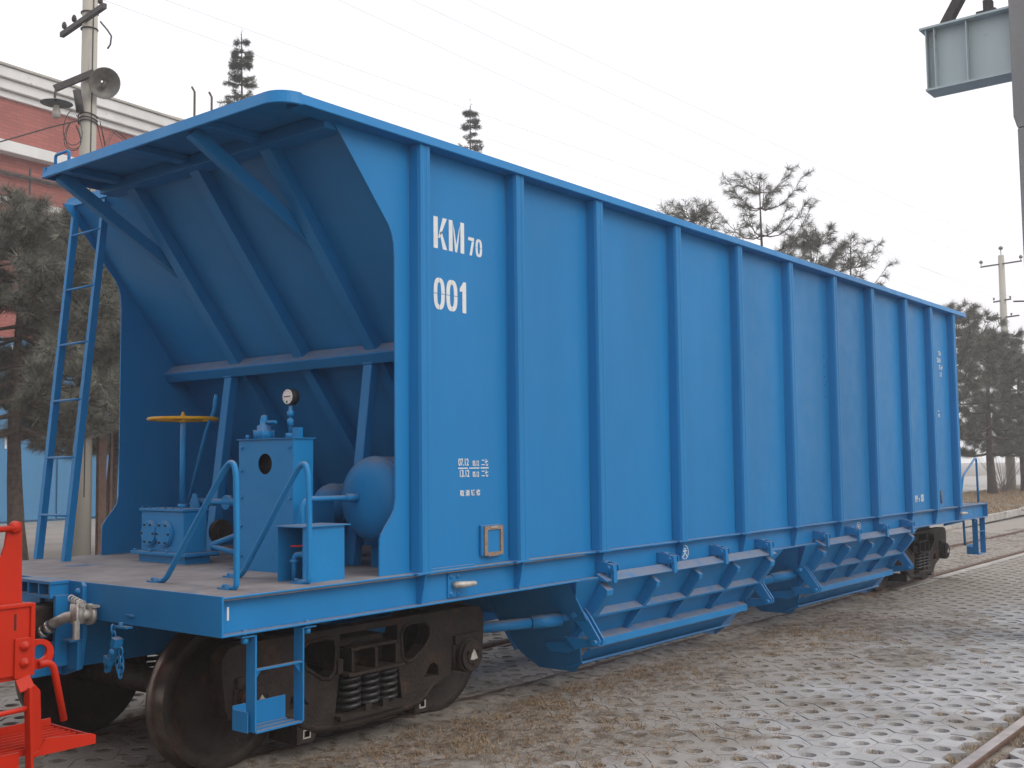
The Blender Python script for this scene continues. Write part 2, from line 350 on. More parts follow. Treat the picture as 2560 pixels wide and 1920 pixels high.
# rails (flush with the paving)
trk = bpy.data.objects.new('railway_track', None); C.objects.link(trk); tag(trk, kind='structure')
trk2 = bpy.data.objects.new('railway_track', None); C.objects.link(trk2); tag(trk2, kind='structure')
RP = [(-.075, -.17), (.075, -.17), (.075, -.155), (.012, -.135), (.012, -.04), (.034, -.03), (.036, -.008), (.026, 0), (-.026, 0), (-.036, -.008), (-.034, -.03), (-.012, -.04), (-.012, -.135), (-.075, -.155)]
def rail(y, parent):
    mb = MB(); mb.plate([[(y + a, b) for a, b in RP]], lambda a, b, c: (-30 + c, a, b), 160); ro_ = mb.build('rail', 'rail', parent)
    hd = MB(); hd.box((-30, y - .033, 0.0005), (130, y + .033, 0.004)); hd.build('rail_head', 'railtop' if y < -2 else 'rail', ro_)
for y in (-.755, .755): rail(y, trk)
for y in (-4.20, -5.71): rail(y, trk2)
gd = MB()
for y, s in ((-.755, 1), (.755, -1), (-4.20, -1), (-5.71, 1)): gd.box((-30, y + s * .115, -.07), (130, y + s * .13, -0.022))
gd.build('flangeway_edge', 'rail', trk)
for y, parent in ((-.755, trk),):
    st = MB(); st.box((11.5, y - .19, -.09), (60, y - .06, -.012)); st.build('concrete_strip', 'kerb', parent)

# verge, kerb and road beyond the wagon
vg = MB(); vg.add([(15, 2.75, .07), (34, 3.25, .07), (42, 4.6, .07), (70, 8.5, .07), (110, 12, .07), (110, 26, .07), (51, 11.5, .07), (30, 10, .07), (15, 10, .07)], [(0, 1, 2, 3, 4, 5, 6, 7, 8)])
tag(vg.build('verge', 'verge'), kind='structure')
rd = MB(); rd.add([(10, 9.6, .0), (51, 9.6, .0), (110, 13.5, .075), (160, 17, .075), (160, 40, .075), (10, 30, 0)], [(0, 1, 2, 3, 4, 5)])
rd.v = [(a, b, 0.078 if a > 20 else 0.074) for a, b, c in rd.v]
kb = bpy.data.objects.new('kerb', None); C.objects.link(kb); tag(kb, kind='structure')
kp = [(15, 2.55), (24, 2.65), (34, 3.05), (42, 4.4), (58, 6.7)]
for (ax, ay), (bx, by) in zip(kp, kp[1:]):
    L = math.hypot(bx - ax, by - ay); n = int(L / 0.75)
    for i in range(n):
        t0, t1 = i / n, (i + .985) / n
        m_ = MB(); m_.bar((ax + (bx - ax) * t0, ay + (by - ay) * t0, .02 + random.uniform(-.006, .006)), (ax + (bx - ax) * t1, ay + (by - ay) * t1, .02), .16, .2); m_.build('kerb_stone', 'kerb', kb, bevel=.012)
road = MB(); road.add([(18, 10.05, .082), (49.5, 9.7, .082), (70, 11.6, .082), (110, 15, .082), (110, 24, .082), (18, 24, .082)], [(0, 1, 2, 3, 4, 5)])
tag(road.build('road', 'road'), kind='structure')

# dry grass, straw and dead leaves in the paving
def blades(centers, per, hgt, spread, wd, seed, lean=0.7):
    g = np.random.default_rng(seed); c = np.repeat(np.asarray(centers), per, 0); n = len(c)
    a = g.uniform(0, 2 * np.pi, n); rr = spread * np.sqrt(g.uniform(0, 1, n)); base = c + np.stack([rr * np.cos(a), rr * np.sin(a), np.zeros(n)], -1)
    h = hgt * g.uniform(.35, 1.2, n); b = g.uniform(0, 2 * np.pi, n); ln = lean * g.uniform(.2, 1.4, n) * h
    tip = base + np.stack([ln * np.cos(b), ln * np.sin(b), h], -1)
    sd = np.stack([-np.sin(b), np.cos(b), np.zeros(n)], -1) * (wd * g.uniform(.6, 1.3, n))[:, None]
    return np.stack([base - sd, base + sd, tip], 1).reshape(-1, 3)
tc = []
for (x, y) in holes:
    dd = -1.0 - y
    if dd < 0 or x > 13: continue
    p = float(np.clip(1.5 - dd / (1.9 if x < 5 else 2.2), 0.0, 1)) * (0.35 + float(vnoise(x, y, 0.9, 31))) * (1.2 if x < 5.5 else .55 if x < 7.5 else .2)
    if random.random() < p or random.random() < (.2 if x < 5 else .06): tc.append((x, y, PZ - .02))
for _ in range(2600):
    x = random.uniform(-2.5, 8); y = -1.05 - abs(random.gauss(0, .7))
    if random.random() < float(vnoise(x, y, 1.1, 31)) ** 1.5 * 1.3 * (1 if x < 5 else .3): tc.append((x, y, PZ - .012))
print('tufts', len(tc))
o = fastmesh('dry_grass', blades(tc, 34, .036, .085, .0036, 3, 1.3), 0, 3, 'straw'); tag(o, 'short dry grass growing in the paver holes beside the wagon', 'dry grass', kind='stuff')
n = 12000; g = np.random.default_rng(5)
lx = g.uniform(-2.5, 9, n); ly = -1.0 - np.abs(g.normal(0, 1.0, n)); keep = (vnoise(lx, ly, 0.9, 31) + .25 * g.uniform(0, 1, n) > .5) & (ly > -4.1)
lx, ly = lx[keep], ly[keep]; n = len(lx); a = g.uniform(0, np.pi, n); ln = g.uniform(.008, .045, n); wd = g.uniform(.0012, .004, n); lz = PZ + .006 + g.uniform(0, .012, n); tl = g.uniform(-.01, .014, n)
dx, dy = np.cos(a) * ln, np.sin(a) * ln; sx, sy = -np.sin(a) * wd, np.cos(a) * wd
V = np.stack([np.stack([lx - dx - sx, ly - dy - sy, lz], -1), np.stack([lx - dx + sx, ly - dy + sy, lz], -1), np.stack([lx + dx + sx, ly + dy + sy, lz + tl], -1), np.stack([lx + dx - sx, ly + dy - sy, lz + tl], -1)], 1).reshape(-1, 3)
o = fastmesh('straw_litter', V, 0, 4, 'dryleaf'); tag(o, 'loose straw and leaf scraps scattered on the paving', 'litter', kind='stuff')
# grass along the rail of the near track and on the verge
rc = [(x, -4.20 + s * random.uniform(.06, .17), -.05) for x in np.arange(1.5, 9, .03) for s in (1, -1) if random.random() < .6]
o = fastmesh('rail_side_grass', blades(rc, 14, .04, .03, .003, 9, 1.2), 0, 3, 'straw'); tag(o, 'dry grass strip along the bare rail in the foreground', 'dry grass', kind='stuff')
vc = [(x, random.uniform(2.9 + max(0, x - 34) * .15, 10), .07) for x in np.arange(15, 60, .02)]
o = fastmesh('verge_grass', blades(vc, 10, .10, .2, .012, 10, 1.0), 0, 3, 'straw'); tag(o, 'thin dry grass on the verge behind the kerb', 'dry grass', kind='stuff')
# ------------------------------------------------------------------ the blue hopper wagon
L = 13.464; ZS = 1.089; ZB = 0.8875; WS = 1.568; XM = L / 2
wag = thing('hopper_wagon', 'long blue coal hopper wagon lettered KM70 001 in the middle', 'hopper wagon', (XM, 0, 0))
B = lambda mb, name, m='blue', bv=0.004, parent=wag, label=None: mb.build(name, m, parent, bv, label)
sz = lambda x: 3.73 - 1.313 * (x - .895)         # slope sheet height above x
# side walls
edge = [(1.155, ZS), (1.158, 1.30), (1.172, 1.335), (1.21, 1.385), (1.25, 1.43), (1.28, 1.475), (1.293, 1.54), (1.295, 2.2), (1.294, 3.0), (1.287, 3.096), (1.268, 3.16), (1.243, 3.208), (.80, 3.7405)]
eF = [(12.30, 3.7405), (12.30, 3.3), (12.24, 3.15), (12.21, 3.0), (12.21, 1.5), (12.25, 1.42), (12.30, 1.34), (12.32, 1.28), (12.32, ZS)]
for s in (-1, 1):
    mb = MB(); mb.plate([edge + eF], XZ(s * 1.5 - .005), .01); B(mb, 'side_wall', bv=0)
    posts = [1.418, 2.376, 3.355, 4.54, 5.671, 6.786, 7.913, 9.023, 10.163, 11.119, 12.087]
    for i, px in enumerate(posts):
        pr = [(0, 0), (.006, .070), (.014, .090), (.040, .0915), (.047, .087), (.066, .087), (.073, .0915), (.100, .090), (.107, .070), (.112, 0)]
        mb = MB(); mb.plate([[(px + a, s * (1.505 + b)) for a, b in pr]], XY(ZS - .002), 3.742 - ZS)
        if s < 0: mb.tube([(px - .004, -1.506, ZS + .02), (px - .004, -1.506, 3.72)], .004, 5)
        B(mb, 'post', bv=0)
        g = MB(); g.plate([[(s * 1.5, ZS - .012), (s * 1.585, ZS - .012), (s * 1.545, ZB + .012), (s * 1.5, ZB + .012)]], YZ(px + .05), .01); B(g, 'gusset', bv=0)
        f = MB(); f.box((px - .03, s * 1.50, ZS - .009), (px + .14, s * 1.598, ZS + .004)); B(f, 'post_foot', bv=.002)
    # top chord, side sill
    mb = MB(); mb.plate([[(s * 1.47, 3.738), (s * 1.614, 3.738), (s * 1.618, 3.742), (s * 1.600, 3.802), (s * 1.590, 3.8045), (s * 1.47, 3.8045)]], YZ(.474 if s < 0 else .888), 12.18 if s < 0 else 11.765); mb.box((.9, s * 1.49, 3.70), (12.4, s * 1.50, 3.742)); B(mb, 'top_chord')
    mb = MB(); mb.box((.012, s * 1.495, ZB + .01), (L - .012, s * 1.505, ZS - .01)); mb.box((0, s * 1.50, ZS - .011), (L, s * WS, ZS)); mb.box((0, s * 1.50, ZB), (L, s * WS, ZB + .011)); B(mb, 'side_sill', bv=.003)
mb = MB(); mb.box((1.545, -1.54, ZS), (1.98, -1.508, ZS + .014)); B(mb, 'backing_strip', bv=.002)
# canopy slab with rounded near corner and a notch for the ladder
can = [(.355, .89), (.355, -1.45)] + arc(.472, -1.462, .117, 180, 270, 10)[1:] + [(.95, -1.575), (.95, 1.575), (.91, 1.575), (.91, .89)]
mb = MB(); mb.plate([can], XY(3.782), .02); B(mb, 'canopy_plate', bv=0)
rim = [(.322, .91), (.322, -1.46)] + arc(.472, -1.462, .15, 180, 270, 10)[1:] + [(.474, -1.612)]
ri = MB()
def lean(path):      # strip whose foot stands proud and whose head leans back over the slab
    n_ = len(path); P = [Vector((p[0], p[1], 0)) for p in path]; vs = []
    for i_, p in enumerate(P):
        tt = (P[min(i_ + 1, n_ - 1)] - P[max(i_ - 1, 0)]).normalized(); nn_ = Vector((-tt.y, tt.x, 0)) * -1
        for off, z in ((-.012, 3.732), (.002, 3.732), (.006, 3.737), (-.008, 3.806), (-.04, 3.806)): q_ = p + nn_ * off; vs.append((q_.x, q_.y, z))
    ri.add(vs, [(i_ * 5 + k, i_ * 5 + (k + 1) % 5, (i_ + 1) * 5 + (k + 1) % 5, (i_ + 1) * 5 + k) for i_ in range(n_ - 1) for k in range(5)] + [(0, 1, 2, 3, 4), tuple((n_ - 1) * 5 + k for k in range(5))])
rim2 = [p for i_, p in enumerate(rim) if i_ == 0 or math.hypot(p[0] - rim[i_ - 1][0], p[1] - rim[i_ - 1][1]) > 1e-3]
lean(rim2); lean([(.885, .91), (.322, .91)]); lean([(.885, 1.61), (.885, .91)])
B(ri, 'canopy_rim', bv=0)
for y in (.66, -.12, -.86):
    mb = MB(); mb.box((.335, y - .045, 3.735), (.86, y + .045, 3.781)); B(mb, 'canopy_rib')
mb = MB(); mb.box((.74, -1.49, 3.70), (.892, .895, 3.779)); B(mb, 'canopy_cross_member')
# end slope sheet, its stiffeners and cross beam
nrm = Vector((-1.313, 0, -1)).normalized()
A0 = Vector((.888, 0, sz(.888))); B0 = Vector((3.30, 0, sz(3.30)))
mb = MB(); mb.add([A0 + Vector((0, -1.494, 0)), A0 + Vector((0, 1.494, 0)), B0 + Vector((0, 1.494, 0)), B0 + Vector((0, -1.494, 0))] + [p - nrm * .012 for p in (A0 + Vector((0, -1.494, 0)), A0 + Vector((0, 1.494, 0)), B0 + Vector((0, 1.494, 0)), B0 + Vector((0, -1.494, 0)))],
      [(0, 1, 2, 3), (4, 7, 6, 5), (0, 4, 5, 1), (1, 5, 6, 2), (2, 6, 7, 3), (3, 7, 4, 0)]); B(mb, 'slope_sheet', bv=0)
for y in (.62, -.12, -.86):
    p0 = Vector((.87, y, sz(.87))) + nrm * .042; p1 = Vector((2.95, y, sz(2.95))) + nrm * .042
    mb = MB(); mb.bar(p0, p1, .10, .085, up=nrm); B(mb, 'slope_stiffener')
cb = Vector((1.80, 0, sz(1.80)))
mb = MB(); mb.bar(cb + Vector((0, -1.49, 0)) + nrm * .07, cb + Vector((0, 1.49, 0)) + nrm * .07, .085, .13, up=nrm); B(mb, 'cross_beam', bv=.008)
for y in (.70, -.83):
    mb = MB(); mb.bar((1.57, y, ZS), (1.745, y, 2.43), .085, .07, up=(1, 0, 0)); mb.box((1.70, y - .05, 2.425), (1.80, y + .05, 2.44)); B(mb, 'strut', bv=.006)
for y in (.79, -.72):
    mb = MB(); mb.bar((.38, y, 3.745), (1.305, y - .06, 3.185), .085, .06, up=(0, 1, 0)); B(mb, 'knee_brace', bv=.004)
# far end: plain sloped sheet and deck
mb = MB(); mb.plate([[(12.45, 3.73), (12.46, 3.73), (10.50, 1.35), (10.49, 1.35)]], XZ(-1.49), 2.98); B(mb, 'slope_sheet', bv=0)
# deck and end sills
mb = MB(); mb.box((.010, -1.555, ZS - .02), (3.2, 1.555, ZS + .001)); B(mb, 'deck', 'deck', bv=0)
mb = MB(); mb.box((10.4, -1.555, ZS - .02), (L - .01, 1.555, ZS + .001)); B(mb, 'deck', 'deck', bv=0)
mb = MB(); mb.box((-.006, -WS, ZB), (.006, WS, ZS + .006)); B(mb, 'end_sill', bv=.003)
mb = MB(); mb.box((L - .006, -WS, ZB), (L + .006, WS, ZS + .006)); B(mb, 'end_sill', bv=.003)
mb = MB(); mb.box((.05, -.18, .60), (L - .05, .18, .93)); B(mb, 'centre_sill')
# ladder
lad = MB(); lad.box((.68, 1.20, ZS), (.72, 1.21, ZS + .01)); lo = lad.build('ladder', 'blue', wag)
for y0, y1 in ((1.603, 1.51), (1.216, 1.10)):
    mb = MB(); mb.bar((.69, y0, ZS), (.895, y1, 3.735), .045, .008, up=(1, 0, 0)); mb.bar((.712, y0 - .022, ZS), (.905, y1 - .022, 3.70), .008, .05, up=(1, 0, 0)); mb.build('stile', 'blue', lo)
for z in (3.505, 3.085, 2.668, 2.249, 1.829, 1.412):
    t = (z - ZS) / (3.735 - ZS); x = .69 + .205 * t
    mb = MB(); mb.cyl((x, 1.603 - .093 * t, z), (x, 1.216 - .116 * t, z), .009, 8); mb.build('rung', 'blue', lo)
# grab iron on the canopy
def bend(pts, rad, n=5):
    out = [Vector(pts[0])]
    for a, b, c in zip(pts, pts[1:], pts[2:]):
        a, b, c = Vector(a), Vector(b), Vector(c); u1 = (a - b).normalized(); v1 = (c - b).normalized()
        p, q_ = b + u1 * rad, b + v1 * rad
        out += [(p * (1 - t) ** 2 + b * 2 * t * (1 - t) + q_ * t * t) for t in [i / n for i in range(n + 1)]]
    return out + [Vector(pts[-1])]
mb = MB(); mb.tube(bend([(.36, .81, 3.80), (.36, .81, 3.885), (.36, .635, 3.885), (.36, .635, 3.80)], .025), .011, 8); B(mb, 'grab_handle', bv=0)
# handrails with flattened feet
def handrail(x0, ya, x1, yb, zt, parent=wag, name='handrail'):
    mb = MB(); mb.tube(bend([(x0, ya - .10, ZS + .012), (x0, ya, ZS + .012), ((x0 + x1) / 2, yb + .07, zt + .05), (x1, yb, zt - .02), (x1, yb, ZS + .012), (x1 + .0, yb + .10, ZS + .012)], .045, 6), .0165, 10)
    for (x, y) in ((x0, ya + .03), (x1, yb + .06)):
        mb.box((x - .025, y - .05, ZS), (x + .025, y + .06, ZS + .012)); mb.cyl((x, y + .04, ZS + .012), (x, y + .04, ZS + .026), .012, 6)
    return mb.build(name, 'equip', parent)
def rail2(x, ya, yb, zt):
    mb = MB(); ap = zt + .115; pts = [Vector((x, ya + .09, ZS + .012))] + bend([(x, ya + .02, ZS + .012), (x, ya - .02, ZS + .03), (x, yb + .012, ap), (x, yb, ZS + .04)], .03, 6)[:8] + bend([(x, ya - .02, ZS + .03), (x, yb + .012, ap), (x, yb, ZS + .04)], .19, 12)[1:-1] + bend([(x, yb, 1.4), (x, yb, ZS + .012), (x, yb + .085, ZS + .010)], .03, 5)
    mb.tube(pts, .0165, 10)
    for y in (ya + .09, yb + .085):
        mb.box((x - .025, y - .045, ZS + .001), (x + .025, y + .05, ZS + .011)); mb.cyl((x, y + .02, ZS + .011), (x, y + .02, ZS + .028), .013, 6)
    return mb.build('handrail', 'equip', wag)
rail2(.24, -.70, -1.36, 1.735); rail2(.648, -.86, -1.47, 1.725)
mb = MB(); mb.tube(bend([(12.55, -1.45, ZS), (12.75, -1.45, 1.50), (13.42, -1.45, 1.77), (13.60 - .16, -1.45, ZS + .01)], .09, 6), .016, 8); B(mb, 'handrail', 'equip', 0)
mb = MB(); mb.tube(bend([(12.85, -1.2, ZS), (12.85, -1.2, 1.38), (13.1, -1.2, 1.38), (13.1, -1.2, ZS)], .06, 5), .012, 8); B(mb, 'handrail', 'equip', 0)

# ---- gear on the deck
cabf = MB(); x0, yl, yr, zt = .978, -.405, -.941, 1.915
cabf.box((x0 + .006, yr, ZS), (x0 + .012, yr - .004, zt))
cab = MB(); cab.plate([[(yl, ZS), (yr, ZS), (yr, zt), (yl, zt)], [(-.667 + .069 * math.cos(R(a)), 1.762 + .066 * math.sin(R(a))) for a in range(0, 360, 15)][::-1]], YZ(x0), .005)
cab.box((x0 + .005, yr, ZS), (1.135, yr + .005, zt)); cab.box((x0 + .005, yl - .005, ZS), (1.135, yl, zt)); cab.box((1.13, yr + .005, ZS), (1.135, yl - .005, zt))
cbo = cab.build('control_cabinet', 'equip', wag)
mb = MB(); mb.box((x0 - .012, yr - .012, zt + .001), (1.15, yl + .012, zt + .007)); mb.build('cabinet_lid', 'equip', cbo)
mb = MB(); mb.box((1.02, yr + .02, 1.5), (1.025, yl - .02, 1.9)); mb.build('cabinet_shade_panel', 'hole', cbo)  # black sheet behind the hole, painted in place of inner shade
for z in (1.20, 1.39, 1.57, 1.74, 1.885):
    for y in (yl - .03, yr + .035):
        if z in (1.39, 1.74) and y < -.8: continue
        mb = MB(); mb.cyl((x0 - .012, y, z - .02), (x0, y, z - .02), .010, 6); mb.build('bolt', 'equip', cbo)
# three-way valve on the cabinet
mb = MB(); cx, cy = 1.06, -.555; mb.lathe([(0, .0), (.06, .0), (.06, .05), (.045, .055), (.045, .085), (.028, .09), (.026, .125), (.018, .15), (0, .155)], (cx, cy, zt + .008), 'z', 16)
for a in range(45, 360, 90): mb.cyl((cx + .055 * math.cos(R(a)), cy + .055 * math.sin(R(a)), zt + .008), (cx + .055 * math.cos(R(a)), cy + .055 * math.sin(R(a)), zt + .065), .014, 8)
v = mb.build('control_valve', 'equip', wag)
mb = MB(); mb.cyl((cx, cy, zt + .115), (cx - .01, cy - .13, zt + .112), .010, 8); mb.build('valve_handle', 'equip', v)
mb = MB(); mb.cyl((1.02, -.44, zt + .007), (1.02, -.44, zt + .035), .013, 6); mb.build('bolt', 'equip', cbo)
# pressure gauge
gx, gy = 1.10, -.765
mb = MB(); mb.tube([(gx, gy, zt + .007), (gx, gy, 2.13)], .012, 10); mb.cyl((gx, gy, 2.0), (gx, gy, 2.045), .020, 12); mb.cyl((gx, gy, 2.06), (gx, gy, 2.095), .022, 6); mb.cyl((gx, gy, zt + .007), (gx, gy, zt + .04), .03, 12)
mb.box((gx - .01, gy - .085, zt + .008), (gx + .03, gy - .03, zt + .075)); ga = mb.build('pressure_gauge', 'equip', wag)
mb = MB(); mb.cyl((gx - .022, gy, 2.185), (gx + .03, gy, 2.185), .052, 28); mb.build('gauge_case', 'black', ga)
mb = MB(); mb.cyl((gx - .026, gy, 2.185), (gx - .0225, gy, 2.185), .046, 28); mb.build('gauge_face', 'white', ga)
mb = MB(); mb.bar((gx - .028, gy + .03, 2.186), (gx - .028, gy - .028, 2.188), .003, .005)
for a in range(-40, 221, 26): mb.bar((gx - .0275, gy + .034 * math.cos(R(a)), 2.185 + .034 * math.sin(R(a))), (gx - .0275, gy + .04 * math.cos(R(a)), 2.185 + .04 * math.sin(R(a))), .002, .002)
mb.build('gauge_needle', 'black', ga)
mb = MB(); mb.cyl((gx - .0285, gy + .003, 2.153), (gx - .0263, gy + .003, 2.153), .009, 12); mb.build('gauge_mark', 'green', ga)
# hand-brake gearbox with two covers, yellow wheel and lever
gb = MB(); gb.box((1.001, .224, 1.165), (1.19, .724, 1.445)); gbo = gb.build('gearbox', 'equip', wag, .005)
mb = MB(); mb.box((.988, .212, 1.446), (1.20, .736, 1.462)); mb.build('gearbox_lid', 'equip', gbo, .002)
mb = MB(); mb.box((.965, .15, 1.145), (1.24, .80, 1.166)); mb.build('gearbox_flange', 'equip', gbo, .002)
mb = MB(); mb.box((1.0, .2, ZS), (1.20, .75, 1.146)); mb.build('gearbox_base', 'equip', gbo)
for y in (.61, .43):
    mb = MB(); mb.cyl((.975, y, 1.29), (1.001, y, 1.29), .083, 28); mb.cyl((.985, y, 1.29), (1.0, y, 1.29), .092, 28); cov = mb.build('bearing_cover', 'equip', gbo, .003)
    for a in range(0, 360, 60): mb = MB(); mb.cyl((.966, y + .068 * math.cos(R(a)), 1.29 + .068 * math.sin(R(a))), (.976, y + .068 * math.cos(R(a)), 1.29 + .068 * math.sin(R(a))), .008, 6); mb.build('bolt', 'cast', cov)
for i in range(6): mb = MB(); mb.cyl((.998, .25 + i * .092, 1.462), (.998, .25 + i * .092, 1.474), .009, 6); mb.build('bolt', 'equip', gbo)
for i in range(4): mb = MB(); mb.cyl((.977, .19 + i * .19, 1.166), (.977, .19 + i * .19, 1.182), .012, 6); mb.build('bolt', 'equip', gbo)
wx, wy, wz = 1.17, .485, 2.085
mb = MB(); mb.cyl((wx, wy, 1.46), (wx, wy, 2.07), .0195, 14); mb.cyl((wx, wy, 1.46), (wx, wy, 1.49), .03, 14); hw = mb.build('brake_column', 'equip', wag)
mb = MB(); mb.tube([(wx + .235 * math.cos(R(a)), wy + .235 * math.sin(R(a)), wz + .004) for a in range(0, 360, 9)], .0125, 8, closed=True)
for a in (20, 110, 200, 290): mb.tube([(wx, wy, wz + .002), (wx + .235 * math.cos(R(a)), wy + .235 * math.sin(R(a)), wz + .004)], .009, 6)
mb.lathe([(0, -.02), (.026, -.02), (.028, .015), (.016, .02), (.016, .035), (.01, .04), (.01, .055), (0, .056)], (wx, wy, wz), 'z', 12); mb.build('handwheel', 'yellow', hw)
mb = MB(); mb.tube([(1.26, .54, 1.50), (1.30, .40, 2.0), (1.31, .315, 2.15), (1.31, .30, 2.22), (1.31, .295, 2.26)], [.011, .011, .013, .018, .012], 8); B(mb, 'ratchet_lever', 'equip', 0)
# shaft and winch block behind
mb = MB(); mb.cyl((1.30, .56, 1.50), (1.30, .02, 1.50), .025, 12); mb.plate([[(.52, 1.44), (.40, 1.44), (.44, 1.56), (.48, 1.56)]], YZ(1.25), .012); mb.cyl((1.28, .14, 1.50), (1.32, .14, 1.50), .05, 12); B(mb, 'transfer_shaft', 'equip', 0)
mb = MB(); mb.plate([[(.17, 1.12), (-.62, 1.12), (-.62, 1.53), (.12, 1.53)], [(.02 + .055 * math.cos(R(a)), 1.34 + .085 * math.sin(R(a))) for a in range(0, 360, 20)][::-1]], YZ(1.36), .02)
mb.box((1.38, -.62, 1.12), (1.60, .15, 1.53)); wb = mb.build('winch_housing', 'equip', wag)
mb = MB(); mb.box((1.37, -.04, 1.25), (1.379, .08, 1.43)); mb.build('winch_shade_panel', 'hole', wb)  # black slab filling the hole, shade put in as colour
mb = MB(); mb.cyl((1.25, .17, 1.30), (1.25, .13, 1.30), .085, 24); mb.cyl((1.25, .175, 1.30), (1.25, .125, 1.30), .04, 16); mb.build('gear_wheel', 'cast', wb)
mb = MB(); mb.tube(bend([(1.10, -.36, 1.33), (1.10, .06, 1.22), (1.10, -.36, 1.16)], .04), .019, 8); B(mb, 'bent_pipe', 'equip', 0)
mb = MB(); mb.tube(bend([(1.36, -.08, 1.53), (1.36, -.08, 1.57), (1.36, -.12, 1.60), (1.36, -.12, 1.66), (1.36, -.2, 1.68)], .02), .010, 8); B(mb, 'oil_pipe', 'equip', 0)
# air reservoirs
def tank(x, y, z, rad, ln, name):
    mb = MB(); pr = [(0, -.13)] + [(rad * math.sin(R(a)), -.13 * math.cos(R(a))) for a in range(10, 91, 8)] + [(rad, 0), (rad, ln)] + [(rad * math.cos(R(a)), ln + .13 * math.sin(R(a))) for a in range(10, 91, 16)]
    mb.lathe(pr, (x, y, z), 'x', 40); t = mb.build(name, 'equip', wag)
    q = MB(); q.tube([(x + .01, y + (rad + .001) * math.cos(R(a)), z + (rad + .001) * math.sin(R(a))) for a in range(0, 360, 10)], .006, 5, closed=True); q.build('weld_bead', 'equip', t)
    q = MB(); q.box((x + .1, y - .13, ZS), (x + .14, y + .13, z - rad * .80)); q.box((x + .75, y - .13, ZS), (x + .79, y + .13, z - rad * .80)); q.box((x + .06, y - .15, z - rad - .03), (x + .85, y + .15, z - rad + .02)); q.build('tank_cradle', 'equip', t)
    return t
tank(1.47, -1.135, 1.532, .268, 1.1, 'air_reservoir'); tank(1.93, -.23, 1.46, .155, .6, 'air_reservoir')
mb = MB(); mb.tube(bend([(.98, -1.02, ZS), (.98, -1.02, 1.545), (1.30, -1.11, 1.545), (1.36, -1.12, 1.545)], .07), .017, 10); mb.cyl((1.26, -1.10, 1.545), (1.345, -1.12, 1.545), .026, 8); B(mb, 'air_pipe', 'equip', 0)
mb = MB(); mb.cyl((1.74, -.30, 1.33), (1.74, -.42, 1.36), .02, 8); mb.cyl((1.74, -.42, 1.36), (1.74, -.30, 1.37), .014, 8); B(mb, 'drain_cock', 'equip', 0)
# small three-sided valve shelter
bx = MB(); bx.box((.645, -1.205, ZS), (.95, -1.20, 1.40)); bx.box((.645, -1.422, ZS), (.955, -1.417, 1.40)); bx.box((.95, -1.417, ZS), (.955, -1.20, 1.40)); bo = bx.build('valve_shelter', 'equip', wag)
mb = MB(); mb.box((.625, -1.44, 1.401), (.99, -1.18, 1.407)); mb.build('shelter_roof', 'equip', bo)
mb = MB(); mb.tube(bend([(.69, -1.295, ZS), (.69, -1.295, 1.245), (.72, -1.41, 1.245)], .03), .016, 10); mb.cyl((.69, -1.295, 1.20), (.69, -1.295, 1.215), .026, 12); mb.cyl((.705, -1.36, 1.245), (.715, -1.40, 1.25), .03, 8); mb.cyl((.71, -1.375, 1.25), (.71, -1.375, 1.30), .012, 8); vo = mb.build('shut_off_valve', 'equip', bo)
mb = MB(); mb.bar((.71, -1.37, 1.295), (.68, -1.28, 1.292), .018, .008); mb.build('valve_lever', 'red', bo)

# ---- card frame, tow hook, lettering
mb = MB(); mb.box((2.062, -1.528, 1.145), (2.275, -1.506, 1.345)); B(mb, 'card_holder', bv=.003)
mb = MB(); mb.plate([[(2.085, 1.145), (2.275, 1.145), (2.275, 1.338), (2.085, 1.338)], [(2.115, 1.165), (2.115, 1.312), (2.25, 1.312), (2.25, 1.165)]], XZ(-1.538), .0095); mb.box((2.12, -1.542, 1.140), (2.22, -1.537, 1.150)); B(mb, 'card_frame', 'rustframe', 0, label='rust coloured card frame')
mb = MB(); mb.bar((2.14, -1.5395, 1.328), (2.22, -1.5395, 1.328), .004, .008); B(mb, 'card_clip', 'zinc', 0)
def towhook(x):
    mb = MB(); mb.box((x - .055, -1.517, .905), (x + .055, -1.505, 1.062)); t = mb.build('tow_hook', 'blue', wag, .004)
    for a in (-.03, .035):
        for z in (.928, 1.035): q = MB(); q.lathe([(.017, 0), (.014, -.008), (0, -.013)], (x + a, -1.517, z), 'y', 10); q.build('rivet', 'blue', t)
    q = MB(); q.tube([(x - .005, -1.515, .985), (x - .005, -1.545, .985), (x + .04, -1.565, .985), (x + .14, -1.575, .985), (x + .15, -1.575, .985)], [.022, .022, .022, .015, .008], 10); q.build('hook', 'zinc', t)
towhook(1.80); towhook(12.30)
def stencil(name, specs, y=-1.5065):
    mb = MB()
    for poly in specs: mb.plate([poly], XZ(y), .0015)
    return B(mb, name, 'white', 0)
def box2(x0, z0, x1, z1): return [(x0, z0), (x1, z0), (x1, z1), (x0, z1)]
def zero(cx, cz, w_, h_, th, gap):
    out = []
    for sx_, sz_ in ((1, 1), (-1, 1), (-1, -1), (1, -1)):
        o_ = [];  i_ = []
        for k in range(9):
            a = math.pi / 2 * k / 8; e = .75
            ca, sa = math.cos(a) ** e if math.cos(a) > 0 else 0, math.sin(a) ** e
            o_.append((cx + sx_ * (gap + (w_ / 2 - gap) * ca), cz + sz_ * (gap + (h_ / 2 - gap) * sa))); i_.append((cx + sx_ * (gap + (w_ / 2 - th - gap) * ca), cz + sz_ * (gap + (h_ / 2 - th * .9 - gap) * sa)))
        out.append(o_ + i_[::-1])
    return out
zk = 3.127; h = .205; x = 1.644
K = [box2(x, zk, x + .040, zk + h), [(x + .043, zk + .07), (x + .087, zk + h), (x + .127, zk + h), (x + .057, zk + .07)], [(x + .060, zk + .103), (x + .074, zk + .135 - .02), (x + .128, zk), (x + .087, zk)]]
